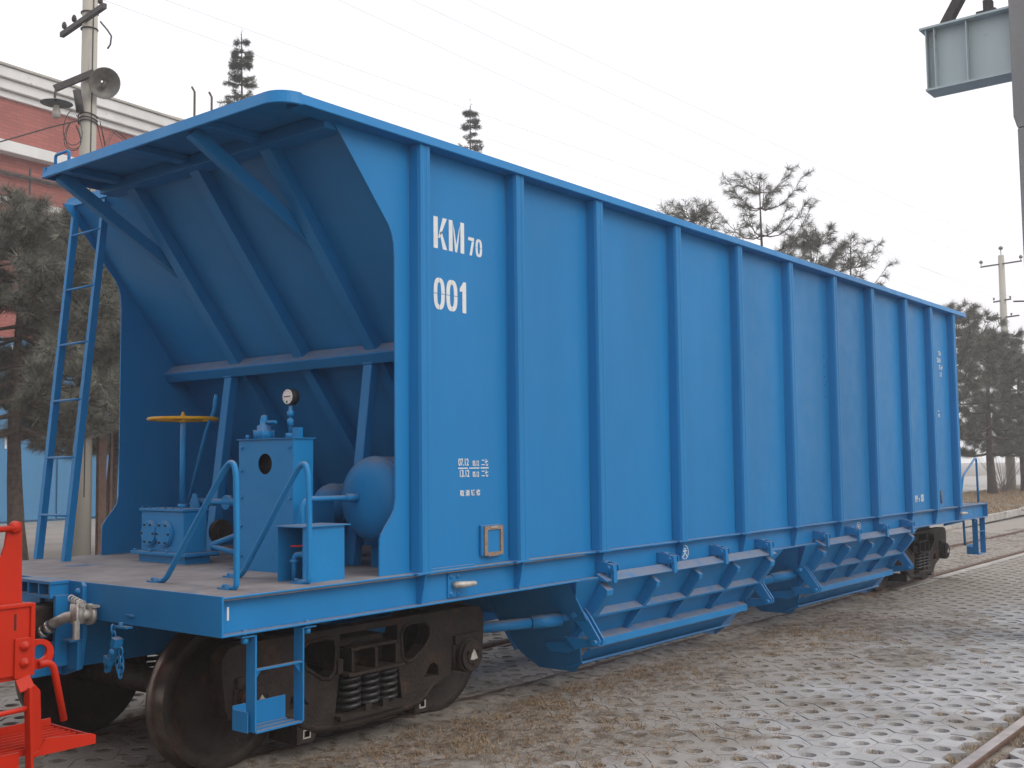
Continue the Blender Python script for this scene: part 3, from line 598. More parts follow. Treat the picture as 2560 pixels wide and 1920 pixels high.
x = 1.790
K += [box2(x, zk, x + .036, zk + h), box2(x + .114, zk, x + .150, zk + h), [(x + .040, zk + h - .02), (x + .052, zk + h - .055), (x + .081, zk), (x + .06, zk)], [(x + .110, zk + h - .02), (x + .098, zk + h - .055), (x + .072, zk + .045), (x + .083, zk + .01)]]
x = 1.982; hs = .121
K += [box2(x, zk + hs - .022, x + .058, zk + hs), [(x + .036, zk + hs - .025), (x + .058, zk + hs - .025), (x + .034, zk), (x + .012, zk)]] + zero(2.089, zk + hs / 2, .066, hs, .021, .0014)
stencil('lettering', K)['label'] = 'white stencilled KM70'
z0 = 2.733
stencil('lettering', zero(1.694, z0 + h / 2, .104, h, .033, .002) + zero(1.815, z0 + h / 2, .108, h, .034, .002) + [[(1.918, z0), (1.955, z0), (1.955, z0 + h), (1.930, z0 + h), (1.893, z0 + h - .045), (1.893, z0 + h - .068), (1.918, z0 + h - .062)]])['label'] = 'white stencilled 001'
textmesh('lettering', '07.12', .064, (1.862, -1.507, 1.737), wag, sx=.72); textmesh('lettering', '05.12', .047, (2.003, -1.507, 1.735), wag, sx=.62); textmesh('lettering', '\u4e8c\u4e03', .05, (2.092, -1.507, 1.737), wag, sx=.7)
textmesh('lettering', '13.12', .064, (1.868, -1.507, 1.664), wag, sx=.72); textmesh('lettering', '05.12', .047, (2.003, -1.507, 1.663), wag, sx=.62); textmesh('lettering', '\u4e8c\u4e03', .05, (2.092, -1.507, 1.665), wag, sx=.7)
stencil('lettering', [box2(1.862, 1.716, 1.955, 1.723), box2(1.972, 1.716, 2.072, 1.723), box2(2.086, 1.716, 2.168, 1.723)])
textmesh('lettering', '\u53d6 \u6d88 \u8f85 \u4fee', .042, (1.876, -1.507, 1.543), wag, sx=1.0)
textmesh('lettering', '70 t', .085, (11.68, -1.507, 3.14), wag, sx=.8); textmesh('lettering', '23.8 t', .085, (11.61, -1.507, 3.045), wag, sx=.8); textmesh('lettering', '75 m\u00b3', .085, (11.68, -1.507, 2.95), wag, sx=.8); textmesh('lettering', '1.3', .085, (11.70, -1.507, 2.855), wag, sx=.8)
textmesh('lettering', '\u2550\nMC', .06, (11.57, -1.507, 2.36), wag, sx=.9)
textmesh('lettering', 'KM', .12, (10.53, -1.507, 1.20), wag, sx=.55); textmesh('lettering', '70', .07, (10.66, -1.507, 1.20), wag, sx=.6); textmesh('lettering', '001', .13, (10.75, -1.507, 1.20), wag, sx=.62)
mb = MB(); mb.box((.070, -1.5075, .962), (.082, -1.5055, 1.03)); B(mb, 'lettering', 'white', 0)
mb = MB(); mb.tube([(11.54, -1.515, 1.15), (11.545, -1.515, 1.32)], .012, 6); B(mb, 'door_pin', 'rustframe', 0)
def logo(x, z):
    mb = MB()
    for a0, a1 in ((100, 262), (278, 440)):
        mb.plate([arc(x, z, .060, a0, a1, 16) + arc(x, z, .053, a1, a0, 16)], XZ(-1.5075), .0018)
    mb.plate([box2(x - .018, z + .024, x + .018, z + .033)], XZ(-1.5075), .0018); mb.plate([box2(x - .030, z + .006, x + .030, z + .016)], XZ(-1.5075), .0018)
    mb.plate([[(x - .004, z + .006), (x + .005, z + .006), (x - .020, z - .036), (x - .032, z - .034)]], XZ(-1.5075), .0018); mb.plate([[(x + .004, z - .006), (x + .008, z + .002), (x + .034, z - .034), (x + .022, z - .038)]], XZ(-1.5075), .0018)
    o = B(mb, 'emblem', 'white', 0); o['label'] = 'white maker emblem in a ring'
logo(4.738, .982); logo(8.63, .988)
for i in range(5): mb = MB(); mb.lathe([(.012, 0), (.010, -.006), (0, -.009)], (7.80, -1.507, 2.86 - i * .11 + (.02 if i == 3 else 0)), 'y', 8); B(mb, 'bolt', 'equip', 0)

# ---- chutes, discharge doors and their gear
def chute(x0, x1, s):
    pf = [(s * 1.49, .885), (s * .35, .885), (s * 1.0, .205), (s * 1.0, .175), (s * 1.12, .165), (s * 1.24, .215), (s * 1.30, .335), (s * 1.30, .43)]
    ch = MB()
    es = [(s * .60, .885), (s * 1.49, .885), (s * 1.30, .43), (s * 1.30, .335), (s * 1.24, .215), (s * 1.13, .115), (s * .78, .115), (s * .66, .24)]
    for xd, dn in ((x0, -1), (x1, 1)):
        xe = lambda z, xd=xd, dn=dn: xd + dn * (.298 * (z - .165) / .72 - .25 * (1 - (z - .165) / .72))
        ch.plate([es], lambda a, b, c, xe=xe: (xe(b) + c, a, b), .012)
        ch.add([(xe(.885), s * 1.572, .886), (xd, s * 1.572, .886), (xd, s * 1.325, .49), (xe(.885), s * 1.560, .886), (xd, s * 1.560, .886), (xd, s * 1.313, .49)], [(0, 1, 2), (3, 5, 4), (0, 3, 4, 1), (1, 4, 5, 2), (2, 5, 3, 0)])
    ch.add([(x0 - .3, s * .60, .885), (x1 + .3, s * .60, .885), (x1 - .18, s * .61, .25), (x0 + .18, s * .61, .25), (x0 - .3, s * .612, .885), (x1 + .3, s * .612, .885), (x1 - .18, s * .622, .25), (x0 + .18, s * .622, .25)], [(0, 1, 2, 3), (4, 7, 6, 5), (0, 4, 5, 1), (2, 6, 7, 3), (1, 5, 6, 2), (0, 3, 7, 4)])
    ch.plate([[(s * 1.10, .165), (s * 1.24, .215), (s * 1.25, .20), (s * 1.11, .15)]], YZ(x0 + .22), x1 - x0 - .44)
    ch.plate([[(s * 1.13, .175), (s * 1.275, .315), (s * 1.29, .305), (s * 1.145, .165)]], YZ(x0 + .27), x1 - x0 - .54)
    cho = ch.build('discharge_chute', 'blue', wag)
    ep = MB(); ep.plate([[(s * 1.0, .36), (s * 1.28, .40), (s * 1.30, .335), (s * 1.22, .30), (s * 1.05, .30)]], YZ(x0 + .06), .012); ep.build('chute_stiffener', 'blue', cho)
    dr = MB(); pa, pb = (s * 1.575, .875), (s * 1.285, .415); nn = (s * .846, -.533)
    dr.plate([[pa, pb, (pb[0] - nn[0] * .01, pb[1] - nn[1] * .01), (pa[0] - nn[0] * .01, pa[1] - nn[1] * .01)]], YZ(x0 - .0), x1 - x0)
    dd = dr.build('discharge_door', 'blue', wag)
    at = lambda t, off: (pa[0] + (pb[0] - pa[0]) * t + nn[0] * off, pa[1] + (pb[1] - pa[1]) * t + nn[1] * off)
    m1 = MB(); m1.plate([[(s * 1.545, .885), (s * 1.635, .862), (s * 1.645, .872), (s * 1.555, .922), (s * 1.545, .922)]], YZ(x0 - .01), x1 - x0 + .02); m1.build('door_top_flange', 'blue', dd, .003)
    m1 = MB(); m1.plate([[at(.5, 0), at(.5, .075), at(.535, .078), at(.535, 0)]], YZ(x0 + .06), x1 - x0 - .12); m1.build('door_rib', 'blue', dd)
    m1 = MB(); m1.plate([[(s * 1.25, .435), (s * 1.40, .40), (s * 1.405, .345), (s * 1.395, .345), (s * 1.385, .385), (s * 1.25, .42)]], YZ(x0 + .22), x1 - x0 - .38); m1.build('door_lip', 'blue', dd, .003)
    n = 5
    for i in range(n):
        x = x0 + .055 + (x1 - x0 - .11) * (i / (n - 1)); wd = .085 if i in (0, n - 1) else .05
        m1 = MB(); m1.plate([[at(.05, 0), at(.06, .085), at(.13, .10), at(.93, .045), at(1.0, 0)]], YZ(x - wd / 2), wd); m1.build('door_rib', 'blue', dd, .003)
    for i in range(4):
        x = x0 + .04 + (x1 - x0 - .22) * i / 3
        hg = MB()
        for q in (0, .075): hg.plate([[(s * 1.505, .93), (s * 1.505, 1.015), (s * 1.60, 1.005), (s * 1.665, .985), (s * 1.67, .945), (s * 1.62, .925)]], YZ(x + q), .012)
        hg.box((x + .012, s * 1.56, 1.000), (x + .075, s * 1.585, 1.012)); ho = hg.build('door_hinge', 'blue', wag, .003)
        q1 = MB(); q1.cyl((x - .02, s * 1.625, .965), (x + .11, s * 1.625, .965), .017, 8); q1.build('hinge_pin', 'equip', ho)
        q1 = MB(); q1.box((x + .018, s * 1.59, .868), (x + .07, s * 1.612, .965)); q1.plate([[(s * 1.60, .995), (s * 1.655, .99), (s * 1.66, .855), (s * 1.645, .855)]], YZ(x + .02), .045); q1.build('hinge_strap', 'blue', ho)
    for x, dr_ in ((x0 - .06, -1), (x1 - .06, 1)):
        lv = MB()
        for q in (0, .05):
            lv.plate([[(s * 1.360, .66), (s * 1.420, .68), (s * 1.480, .62), (s * 1.600, .45), (s * 1.590, .405), (s * 1.540, .40), (s * 1.420, .53), (s * 1.350, .60)]], YZ(x + q), .016)
        lv.box((x + .012, s * 1.420, .54), (x + .052, s * 1.460, .60)); lo_ = lv.build('locking_lever', 'blue', wag, .003)
        q1 = MB(); q1.cyl((x - .03, s * 1.565, .425), (x + .10, s * 1.565, .425), .020, 10); q1.build('lever_pin', 'equip', lo_)
        q1 = MB(); q1.cyl((x - .06, s * 1.405, .62), (x + .19, s * 1.405, .62), .021, 10); q1.build('lever_pin', 'equip', lo_)
        q1 = MB(); q1.plate([[(s * 1.260, .44), (s * 1.360, .36), (s * 1.540, .39), (s * 1.590, .43), (s * 1.510, .44)]], YZ(x + .028), .02); q1.build('latch_link', 'blue', lo_)
for s in (-1, 1):
    chute(3.36, 6.22, s); chute(7.33, 10.11, s)
mb = MB(); mb.tube([(2.52, -1.0, .575), (3.02, -1.20, .575)], .040, 14); mb.tube([(3.0, -1.19, .575), (3.24, -1.29, .58)], .052, 8); mb.tube([(3.22, -1.28, .58), (3.35, -1.34, .60)], .03, 10); B(mb, 'actuating_rod', 'blue', 0)
mb = MB(); mb.tube([(6.3, -1.0, .50), (7.05, -1.22, .54)], .045, 12); mb.tube([(7.0, -1.2, .54), (7.32, -1.33, .58)], .055, 8); B(mb, 'actuating_rod', 'blue', 0)
# ---- corner steps
def corner_step(x0, x1, s, flip=1):
    mb = MB(); y = s * 1.55
    mb.tube([], .01) if False else None
    for x, e in ((x0, -1), (x1, 1)):
        mb.box((x - .005, y, .378), (x + .005, y - s * .075, .876)); mb.box((x, y, .868), (x + e * .09, y - s * .075, .876))
    mb.box((x0 + .006, y, .370), (x1 - .006, y - s * .035, .379)); mb.box((x0 + .006, y - s * .06, .370), (x1 - .006, y - s * .10, .379)); mb.box((x0 + .006, y - s * .125, .370), (x1 - .006, y - s * .15, .379))
    t = mb.build('corner_step', 'blue', wag)
    q = MB(); q.box((x0 + .006, y, .688), (x1 - .006, y - s * .03, .697)); q.build('step_rung', 'blue', t)
    q = MB(); q.box((x0 - .03, y - s * .15, .375), (x1, y - s * .156, .50)); q.box((x0 - .03, y - s * .03, .375), (x0 - .024, y - s * .15, .48)); q.build('step_guard', 'blue', t)
    for x, e in ((x0, 1), (x1, -1)):
        q = MB(); q.plate([[(x + e * .007, .686), (x + e * .05, .686), (x + e * .007, .635)]], XZ(y - s * .02), .006); q.build('step_gusset', 'blue', t)
        q = MB(); q.cyl((x - e * .05, y - s * .03, .84), (x - e * .05, y - s * .03, .905), .013, 6); q.cyl((x - e * .05, y - s * .03, .835), (x - e * .05, y - s * .03, .862), .02, 6); q.build('bolt', 'equip', t)
for s in (-1, 1): corner_step(.222, .540, s); corner_step(13.0, 13.36, s)
mb = MB(); mb.tube(bend([(12.0, -1.40, .84), (12.86, -1.40, .86), (12.88, -1.40, .50)], .06), .017, 8); B(mb, 'release_rod', 'blue', 0)

# ---- bogies
Rw = .42
def wheel(x, s, parent):
    mb = MB(); y = s * .69      # inner (flange) face towards the track centre
    pr = [(.08, .0), (.10, -.01), (.11, .03), (.30, .05), (.345, .01), (.36, .0), (.425, .0), (.440, .003)]
    mb.lathe([(a, s * b) for a, b in pr], (x, y, Rw), 'y', 56)
    mb.lathe([(a, s * b) for a, b in [(.418, .133), (.405, .138), (.36, .137), (.345, .12), (.30, .085), (.13, .10), (.11, .14), (.08, .14)]], (x, y, Rw), 'y', 56)
    wo = mb.build('wheel', 'cast', parent)
    return wo
def treads(x, s, parent):
    mb = MB(); mb.lathe([(.440, s * .003), (.447, s * .009), (.449, s * .016), (.447, s * .022), (.436, s * .028), (.426, s * .037), (.421, s * .07), (.419, s * .12), (.418, s * .133)], (x, s * .69, Rw), 'y', 56); mb.build('wheel_tread', 'tread', parent)
def bogie(xc):
    bo = bpy.data.objects.new('bogie', None); C.objects.link(bo); bo.location = (xc, 0, 0)
    bo.parent = wag; bo.matrix_parent_inverse = WM[wag.name].inverted(); WM[bo.name] = Matrix.Translation((xc, 0, 0))
    for e in (-1, 1):
        ax = xc + e * .915
        q = MB(); q.cyl((ax, -1.0, Rw), (ax, 1.0, Rw), .078, 16); q.build('axle', 'cast', bo)
        for s in (-1, 1): wheel(ax, s, bo); treads(ax, s, bo)
    q = MB(); q.box((xc - .2, -1.0, .48), (xc + .2, 1.0, .66)); q.cyl((xc, 0, .6), (xc, 0, .80), .25, 20); q.build('bolster', 'cast', bo, .02)
    for s in (-1, 1):
        half = [(0, .75), (1.0, .75), (1.08, .735), (1.125, .68), (1.125, .58), (1.10, .40), (1.075, .335), (1.05, .335), (1.045, .50), (.98, .565), (.86, .565), (.79, .50), (.775, .30), (.66, .285), (.585, .26), (.52, .20), (.44, .165), (.22, .145), (0, .14)]
        out = [(xc + a, b) for a, b in half] + [(xc - a, b) for a, b in half[::-1][1:-1]]
        hls = []
        for e in (-1, 1):
            h1 = [(.284, .63), (.305, .685), (.36, .70), (.50, .695), (.555, .665), (.56, .60), (.52, .54), (.40, .46), (.34, .45), (.295, .49)]
            h2 = [(.50, .325), (.56, .40), (.60, .41), (.635, .385), (.645, .32)]
            for hh in (h1, h2): hls.append([(xc + e * a, b) for a, b in hh])
        hls.append([(xc - .25, .705), (xc + .25, .705), (xc + .25, .50), (xc + .29, .225), (xc - .29, .225), (xc - .25, .50)])
        q = MB(); q.plate([out] + hls, XZ(s * 1.075 if s < 0 else .965), .11)
        sf = q.build('side_frame', 'cast', bo, .018)
        # rounded edge beads around the openings and the lower chord
        q = MB()
        for hh in hls[:4:2]:
            q.tube([(a, s * 1.075, b) for a, b in hh], .013, 6, closed=True)
        q.tube([(xc + a, s * 1.05, b) for a, b in [(-.70, .30), (-.585, .26), (-.52, .205), (-.44, .172), (-.22, .15), (0, .145), (.22, .15), (.44, .172), (.52, .205), (.585, .26), (.70, .30)]], .030, 8)
        q.box((xc - .30, s * .93, .195), (xc + .30, s * 1.135, .222))
        q.build('side_frame_rim', 'cast', bo)
        q = MB()
        q.box((xc - .20, s * .95, .60), (xc + .20, s * 1.12, .62)); q.box((xc - .26, s * .95, .455), (xc + .23, s * 1.17, .475)); q.box((xc - .20, s * .95, .475), (xc - .18, s * 1.13, .60)); q.box((xc + .18, s * .95, .475), (xc + .20, s * 1.13, .60)); q.box((xc - .012, s * .95, .475), (xc + .012, s * 1.14, .60)); q.box((xc - .19, s * .95, .475), (xc + .19, s * .96, .60))
        q.box((xc - .29, s * .98, .47), (xc - .245, s * 1.10, .56)); q.build('bolster_end', 'cast', bo, .006)
        for k, (sx_, sy_) in enumerate(((-.16, 1.055), (0, 1.055), (.16, 1.055), (-.08, .96), (.08, .96))):
            turns = 5; pts = [(xc + sx_ + .066 * math.cos(2 * math.pi * t / 12), s * sy_ + .066 * math.sin(2 * math.pi * t / 12), .236 + .205 * t / (12 * turns)) for t in range(12 * turns + 1)]
            q = MB(); q.tube(pts, .0155, 6); q.build('coil_spring', 'spring', bo)
        for a in (-.07, .08): q = MB(); q.box((xc + a - .02, s * 1.118, .222), (xc + a + .03, s * 1.134, .265)); q.build('spring_lug', 'cast', bo)
        for e in (-1, 1):
            ax = xc + e * .915
            q = MB(); q.cyl((ax, s * .93, Rw), (ax, s * 1.13, Rw), .118, 28); q.cyl((ax, s * 1.13, Rw), (ax, s * 1.15, Rw), .104, 28); q.cyl((ax, s * 1.15, Rw), (ax, s * 1.157, Rw), .062, 20); ab = q.build('axle_bearing', 'cast', bo, .006)
            q = MB(); q.plate([[(ax + .045 * math.cos(R(a)) * (1 if i % 2 == 0 else .6), Rw + .045 * math.sin(R(a)) * (1 if i % 2 == 0 else .6)) for i, a in enumerate(range(90, 450, 60))]], XZ(s * 1.162 if s < 0 else 1.158), .004); q.build('bearing_cap_plate', 'cap', bo)
            for i in range(3): q = MB(); q.cyl((ax + .055 * math.cos(R(30 + 120 * i)), s * 1.15, Rw + .055 * math.sin(R(30 + 120 * i))), (ax + .055 * math.cos(R(30 + 120 * i)), s * 1.170, Rw + .055 * math.sin(R(30 + 120 * i))), .013, 6); q.build('cap_bolt', 'cast', bo)
            q = MB(); q.box((ax - .12, s * .95, .50), (ax + .12, s * 1.10, .565)); q.box((ax - .135, s * .95, .36), (ax - .10, s * 1.09, .50)); q.box((ax + .10, s * .95, .36), (ax + .135, s * 1.09, .50)); q.build('bearing_adapter', 'cast', bo, .008)
            bx_ = xc + e * .50
            q = MB(); q.plate([[(bx_ - .06, .10), (bx_ + .05, .10), (bx_ + .07, .14), (bx_ + .05, .205), (bx_ - .06, .195)], [(bx_ - .028, .13), (bx_ - .028, .175), (bx_ + .022, .175), (bx_ + .022, .13)]], XZ(s * 1.06 if s < 0 else 1.02), .04); q.box((bx_ - .075, s * .80, .10), (bx_ - .064, s * 1.06, .21)); q.build('brake_beam_end', 'cast', bo)
            q = MB(); q.plate([[(bx_ - .032, .126), (bx_ + .026, .126), (bx_ + .026, .179), (bx_ - .032, .179)], [(bx_ - .024, .134), (bx_ - .024, .171), (bx_ + .018, .171), (bx_ + .018, .134)]], XZ(s * 1.063 if s < 0 else 1.061), .002); q.build('brake_beam_plate', 'cap', bo)
            q = MB(); q.plate([[(ax - e * (.455 - .02 * abs(k - 3)) , .22 + k * .06) for k in range(7)] + [(ax - e * .515, .58), (ax - e * .515, .22)]], XZ(s * .78 if s > 0 else -.80), .06); q.build('brake_shoe', 'cast', bo)
    q = MB()
    for e in (-1, 1): q.cyl((xc + e * .50, -.9, .30), (xc + e * .50, .9, .30), .035, 8)
    q.build('brake_beam', 'cast', bo)
bogie(1.488); bogie(L - 1.488)

# ---- near end: striker casting, coupler, angle cock with hose, chain
mb = MB(); mb.plate([[(.235, 1.10), (-.28, 1.10), (-.305, 1.075), (-.31, .80), (-.27, .60), (-.10, .55), (.10, .55), (.235, .62)], [(.17, .995), (.17, .70), (-.16, .70), (-.16, .995)]], YZ(-.03), .03); st = B(mb, 'striker_casting', bv=.006)
mb = MB()
for z in (1.085, 1.005): mb.box((-.15, .235, z), (-.03, -.16, z + .016))
for y in (.22, .09, -.03, -.15): mb.box((-.145, y, 1.02), (-.03, y + .016, 1.086))
mb.box((-.13, -.165, .62), (-.03, -.19, 1.02)); mb.box((-.055, -.20, .975), (-.03, -.29, .985)); mb.build('striker_rib', 'blue', st)
mb = MB(); mb.lathe([(.022, 0), (.018, -.012), (0, -.02)], (-.03, -.255, 1.04), 'x', 12); mb.build('rivet', 'blue', st)
mb = MB(); mb.box((-.10, -.20, .76), (-.03, -.30, .775)); mb.box((-.055, -.30, .60), (-.03, -.20, .76)); mb.box((-.28, -.09, .60), (-.03, .12, .66)); mb.plate([[(-.10, .56), (-.02, .56), (0.0, .72), (-.10, .74)]], YZ(-.22), .19); mb.build('carrier_box', 'blue', st, .006)
cp = MB(); cp.box((-.50, -.10, .75), (.05, .10, .96)); cp.plate([[(-.80, -.13), (-.42, -.16), (-.34, -.10), (-.34, .12), (-.45, .20), (-.62, .20), (-.68, .05), (-.80, .02)]], XY(.68), .32)
cpo = cp.build('coupler', 'cast', wag, .015)
q = MB(); q.box((-.52, -.13, .98), (-.40, .02, 1.13)); q.cyl((-.5, -.02, .60), (-.5, -.02, 1.12), .05, 12); q.build('lock_lifter', 'cast', cpo, .01)
mb = MB(); mb.tube(bend([(-.02, -.40, .925), (-.10, -.395, .925), (-.14, -.33, .915), (-.16, -.22, .87)], .03), .030, 12); mb.cyl((-.03, -.40, .925), (-.055, -.40, .925), .06, 16); mb.box((-.02, -.47, .965), (-.06, -.34, .978)); ac = B(mb, 'angle_cock', 'zinc', 0)
mb = MB(); mb.cyl((-.105, -.385, .88), (-.105, -.385, .99), .042, 12); mb.tube([(-.11, -.37, .985), (-.12, -.42, 1.0), (-.14, -.44, .96), (-.14, -.44, .80)], .011, 6); mb.box((-.16, -.45, .80), (-.13, -.43, .90)); mb.build('cock_handle', 'zinc', ac)
mb = MB()
for k in range(5): mb.tube([(-.115 + .018 * math.cos(a), -.33 - k * .03, 1.015 - .006 * k + .018 * math.sin(a)) for a in [i * math.pi / 4 for i in range(8)]], .005, 5, closed=True)
mb.build('cap_chain', 'zinc', ac)
hs_ = [(-.16, -.22, .87), (-.18, -.15, .82), (-.21, -.06, .74), (-.26, .03, .64), (-.33, .08, .56), (-.42, .06, .52), (-.52, .02, .53)]
mb = MB(); mb.tube(hs_, .031, 12); B(mb, 'air_hose', 'rubber', 0)
mb = MB(); mb.cyl((-.165, -.205, .858), (-.172, -.18, .84), .037, 16); mb.cyl((-.176, -.165, .831), (-.183, -.142, .812), .037, 16); B(mb, 'hose_clamp', 'chrome', 0)
mb = MB(); mb.box((-.02, -.72, .935), (-.007, -.79, .945)); mb.box((-.05, -.66, .872), (-.007, -.78, .882)); mb.cyl((-.03, -.70, .865), (-.03, -.70, .90), .013, 6); ch = B(mb, 'chain_bracket', 'equip', 0)
def link(mb, c, ln, wd, rot, tilt, rd=.0055):
    pts = []
    for i in range(12):
        a = 2 * math.pi * i / 12; px_, pz_ = wd * math.cos(a), ln * math.sin(a); x_, y_ = px_ * math.cos(rot), px_ * math.sin(rot); pts.append((c[0] + x_, c[1] + y_ + pz_ * math.sin(tilt), c[2] + pz_ * math.cos(tilt)))
    mb.tube(pts, rd, 5, closed=True)
for i, (y, z) in enumerate([(-.655, .862), (-.663, .825), (-.667, .79), (-.735, .745), (-.745, .70), (-.745, .66), (-.73, .63), (-.70, .69), (-.715, .655)]): mb = MB(); link(mb, (-.05, y, z), .026, .014, 0.4 + 1.3 * (i % 2), .15 * (-1) ** i); mb.build('chain_link', 'equip', ch)
mb = MB(); mb.bar((-.055, -.70, .79), (-.055, -.615, .655), .03, .035); mb.bar((-.055, -.72, .79), (-.055, -.68, .80), .05, .05); mb.bar((-.06, -.60, .70), (-.06, -.655, .685), .03, .04); mb.bar((-.055, -.64, .69), (-.055, -.61, .63), .03, .02); mb.lathe([(.02, 0), (.015, -.012), (0, -.014)], (-.075, -.69, .745), 'x', 10); mb.build('safety_hook', 'equip', ch)
# ------------------------------------------------------------------ the orange vehicle coupled at the left
org = thing('orange_wagon', 'bright orange rail vehicle coupled at the left edge, only its corner in view', 'rail vehicle', (-1.6, -.8, 0))
O = lambda mb, name, parent=org, bv=.004, m='orange': mb.build(name, m, parent, bv)
Y0 = -1.5
mb = MB(); mb.plate([[(-1.75, 1.16), (-1.003, 1.16), (-1.010, 1.515), (-1.045, 1.52), (-1.075, 1.50), (-1.085, 1.42), (-1.10, 1.375), (-1.15, 1.355), (-1.75, 1.355)]], XZ(Y0), .016); O(mb, 'corner_plate')
mb = MB(); mb.lathe([(.028, 0), (.028, -.012), (.018, -.022), (0, -.024)], (-1.046, Y0, 1.495), 'y', 16); mb.tube([(-1.046, Y0 - .012, 1.492), (-1.5, Y0 - .012, 1.475)], .013, 8); O(mb, 'handrail', bv=0)
mb = MB(); mb.box((-1.8, Y0 - .045, 1.150), (-.975, Y0 - .01, 1.168)); mb.box((-1.8, Y0 - .035, .86), (-.985, Y0 - .022, 1.155)); mb.box((-.985, Y0 - .045, .855), (-.965, Y0 + .01, 1.165)); mb.box((-1.8, Y0 - .02, .84), (-.98, 1.4, .865)); mb.box((-.99, Y0 + .01, .84), (-.975, 1.4, 1.165)); O(mb, 'end_sill')
mb = MB(); mb.box((-1.055, Y0 - .0375, 1.055), (-1.047, Y0 - .0355, 1.125)); O(mb, 'lettering', m='black', bv=0)
mb = MB(); mb.bar((-1.02, Y0 - .042, 1.02), (-1.02, Y0 - .042, .85), .07, .012, up=(0, 1, 0)); mb.bar((-1.02, Y0 - .042, .852), (-1.005, Y0 - .06, .80), .065, .012, up=(0, 1, 0)); mb.bar((-1.0, Y0 - .055, .81), (-.985, Y0 - .055, .44), .012, .05, up=(0, 1, 0)); mb.box((-1.5, Y0 - .085, .440), (-.985, Y0 - .03, .452)); mb.tube([(-.99, Y0 - .05, .72), (-1.5, Y0 - .05, .70)], .012, 8)
mb.box((-1.52, Y0 - .085, .44), (-1.508, Y0 - .03, .86)); stp = O(mb, 'side_step', bv=.002)
for z in (.985, .914): q = MB(); q.lathe([(.022, 0), (.017, -.016), (0, -.024)], (-1.015, Y0 - .049, z), 'y', 14); q.build('rivet', 'orange', stp)
# bracket ring and uncoupling lever
mb = MB(); mb.plate([[(-.965, 1.0), (-.93, 1.0)] + arc(-.925, .935, .065, 90, -90, 14) + [(-.95, .87), (-.965, .90)], arc(-.925, .945, .033, 0, 345, 14)[::-1]], XZ(Y0 - .012), .018); O(mb, 'lever_bracket')
mb = MB(); mb.tube(bend([(-.935, Y0 - .02, .892), (-.87, Y0 - .02, .895), (-.812, Y0 - .02, .63)], .04), .0155, 10); O(mb, 'uncoupling_lever', bv=0)
# end platform
mb = MB(); mb.plate([[(-.965, .80), (-.94, .805), (-.915, .775), (-.905, .55), (-.90, .50), (-.965, .48)]], XZ(Y0 - .004), .012); O(mb, 'platform_hanger', bv=.001)
mb = MB(); mb.plate([[(-.965, .495), (-.651, .495), (-.651, .535), (-.675, .545), (-.89, .565), (-.92, .52), (-.965, .50)]], XZ(Y0 - .012), .010); mb.box((-.660, Y0, .495), (-.651, -1.12, .532)); mb.box((-.965, -1.13, .495), (-.66, -1.12, .56)); mb.box((-1.5, -1.13, .495), (-.965, -1.12, .54)); pl = O(mb, 'end_platform', bv=.001)
for i in range(7):
    y = Y0 + .04 + i * .05
    q = MB(); q.bar((-1.5, y, .512), (-.662, y, .512), .006, .03); q.build('grating_bar', 'orange', pl)
mb = MB(); mb.plate([[(-1.4, .86), (-1.02, .62), (-1.02, .50), (-1.06, .50), (-1.5, .80)]], XZ(-1.18), .012); O(mb, 'brace_plate', bv=0); mb = MB(); mb.box((-1.5, Y0 - .03, .452), (-1.02, Y0 - .02, .535)); O(mb, 'toe_plate', bv=0)
mb = MB(); mb.box((-1.02, -.14, .74), (-.90, .14, .99)); mb.plate([[(-.90, -.12), (-.62, -.12), (-.55, -.16), (-.42, -.02), (-.60, .16), (-.90, .14)]], XY(.69), .30); O(mb, 'coupler', m='cast', bv=.012)
mb = MB(); mb.box((-.99, -.22, 1.0), (-.90, .22, 1.17)); mb.box((-.92, -.30, 1.05), (-.86, -.20, 1.17)); O(mb, 'striker_casting')
mb = MB(); mb.box((-12, -1.45, .9), (-1.0, 1.4, 1.15)); O(mb, 'underframe')
mb = MB(); mb.plate([[(-2.35, 1.151), (-12, 1.151), (-12, 3.62), (-1.75, 3.62), (-2.35, 2.9)]], XZ(-1.47), 2.94); O(mb, 'body')  # tall body out of view, added to block light from the wagon end
for i in range(9):
    mb = MB(); mb.box((-2.6 - i * 1.12, -1.56, 1.151), (-2.5 - i * 1.12, -1.471, 3.60)); O(mb, 'added_body_rib')  # ribs dressing the added unseen body
mb = MB(); mb.box((-12, -1.58, 3.60), (-1.72, 1.58, 3.68)); O(mb, 'added_body_chord')
for xo in (-2.4, -4.2):
    for s in (-1, 1):
        mb = MB(); mb.lathe([(.08, 0), (.36, 0), (.448, s * .005), (.448, s * .02), (.42, s * .036), (.418, s * .133), (.36, s * .137), (.30, s * .09), (.08, s * .14)], (xo, s * .69, .42), 'y', 40); O(mb, 'wheel', bv=0, m='cast')
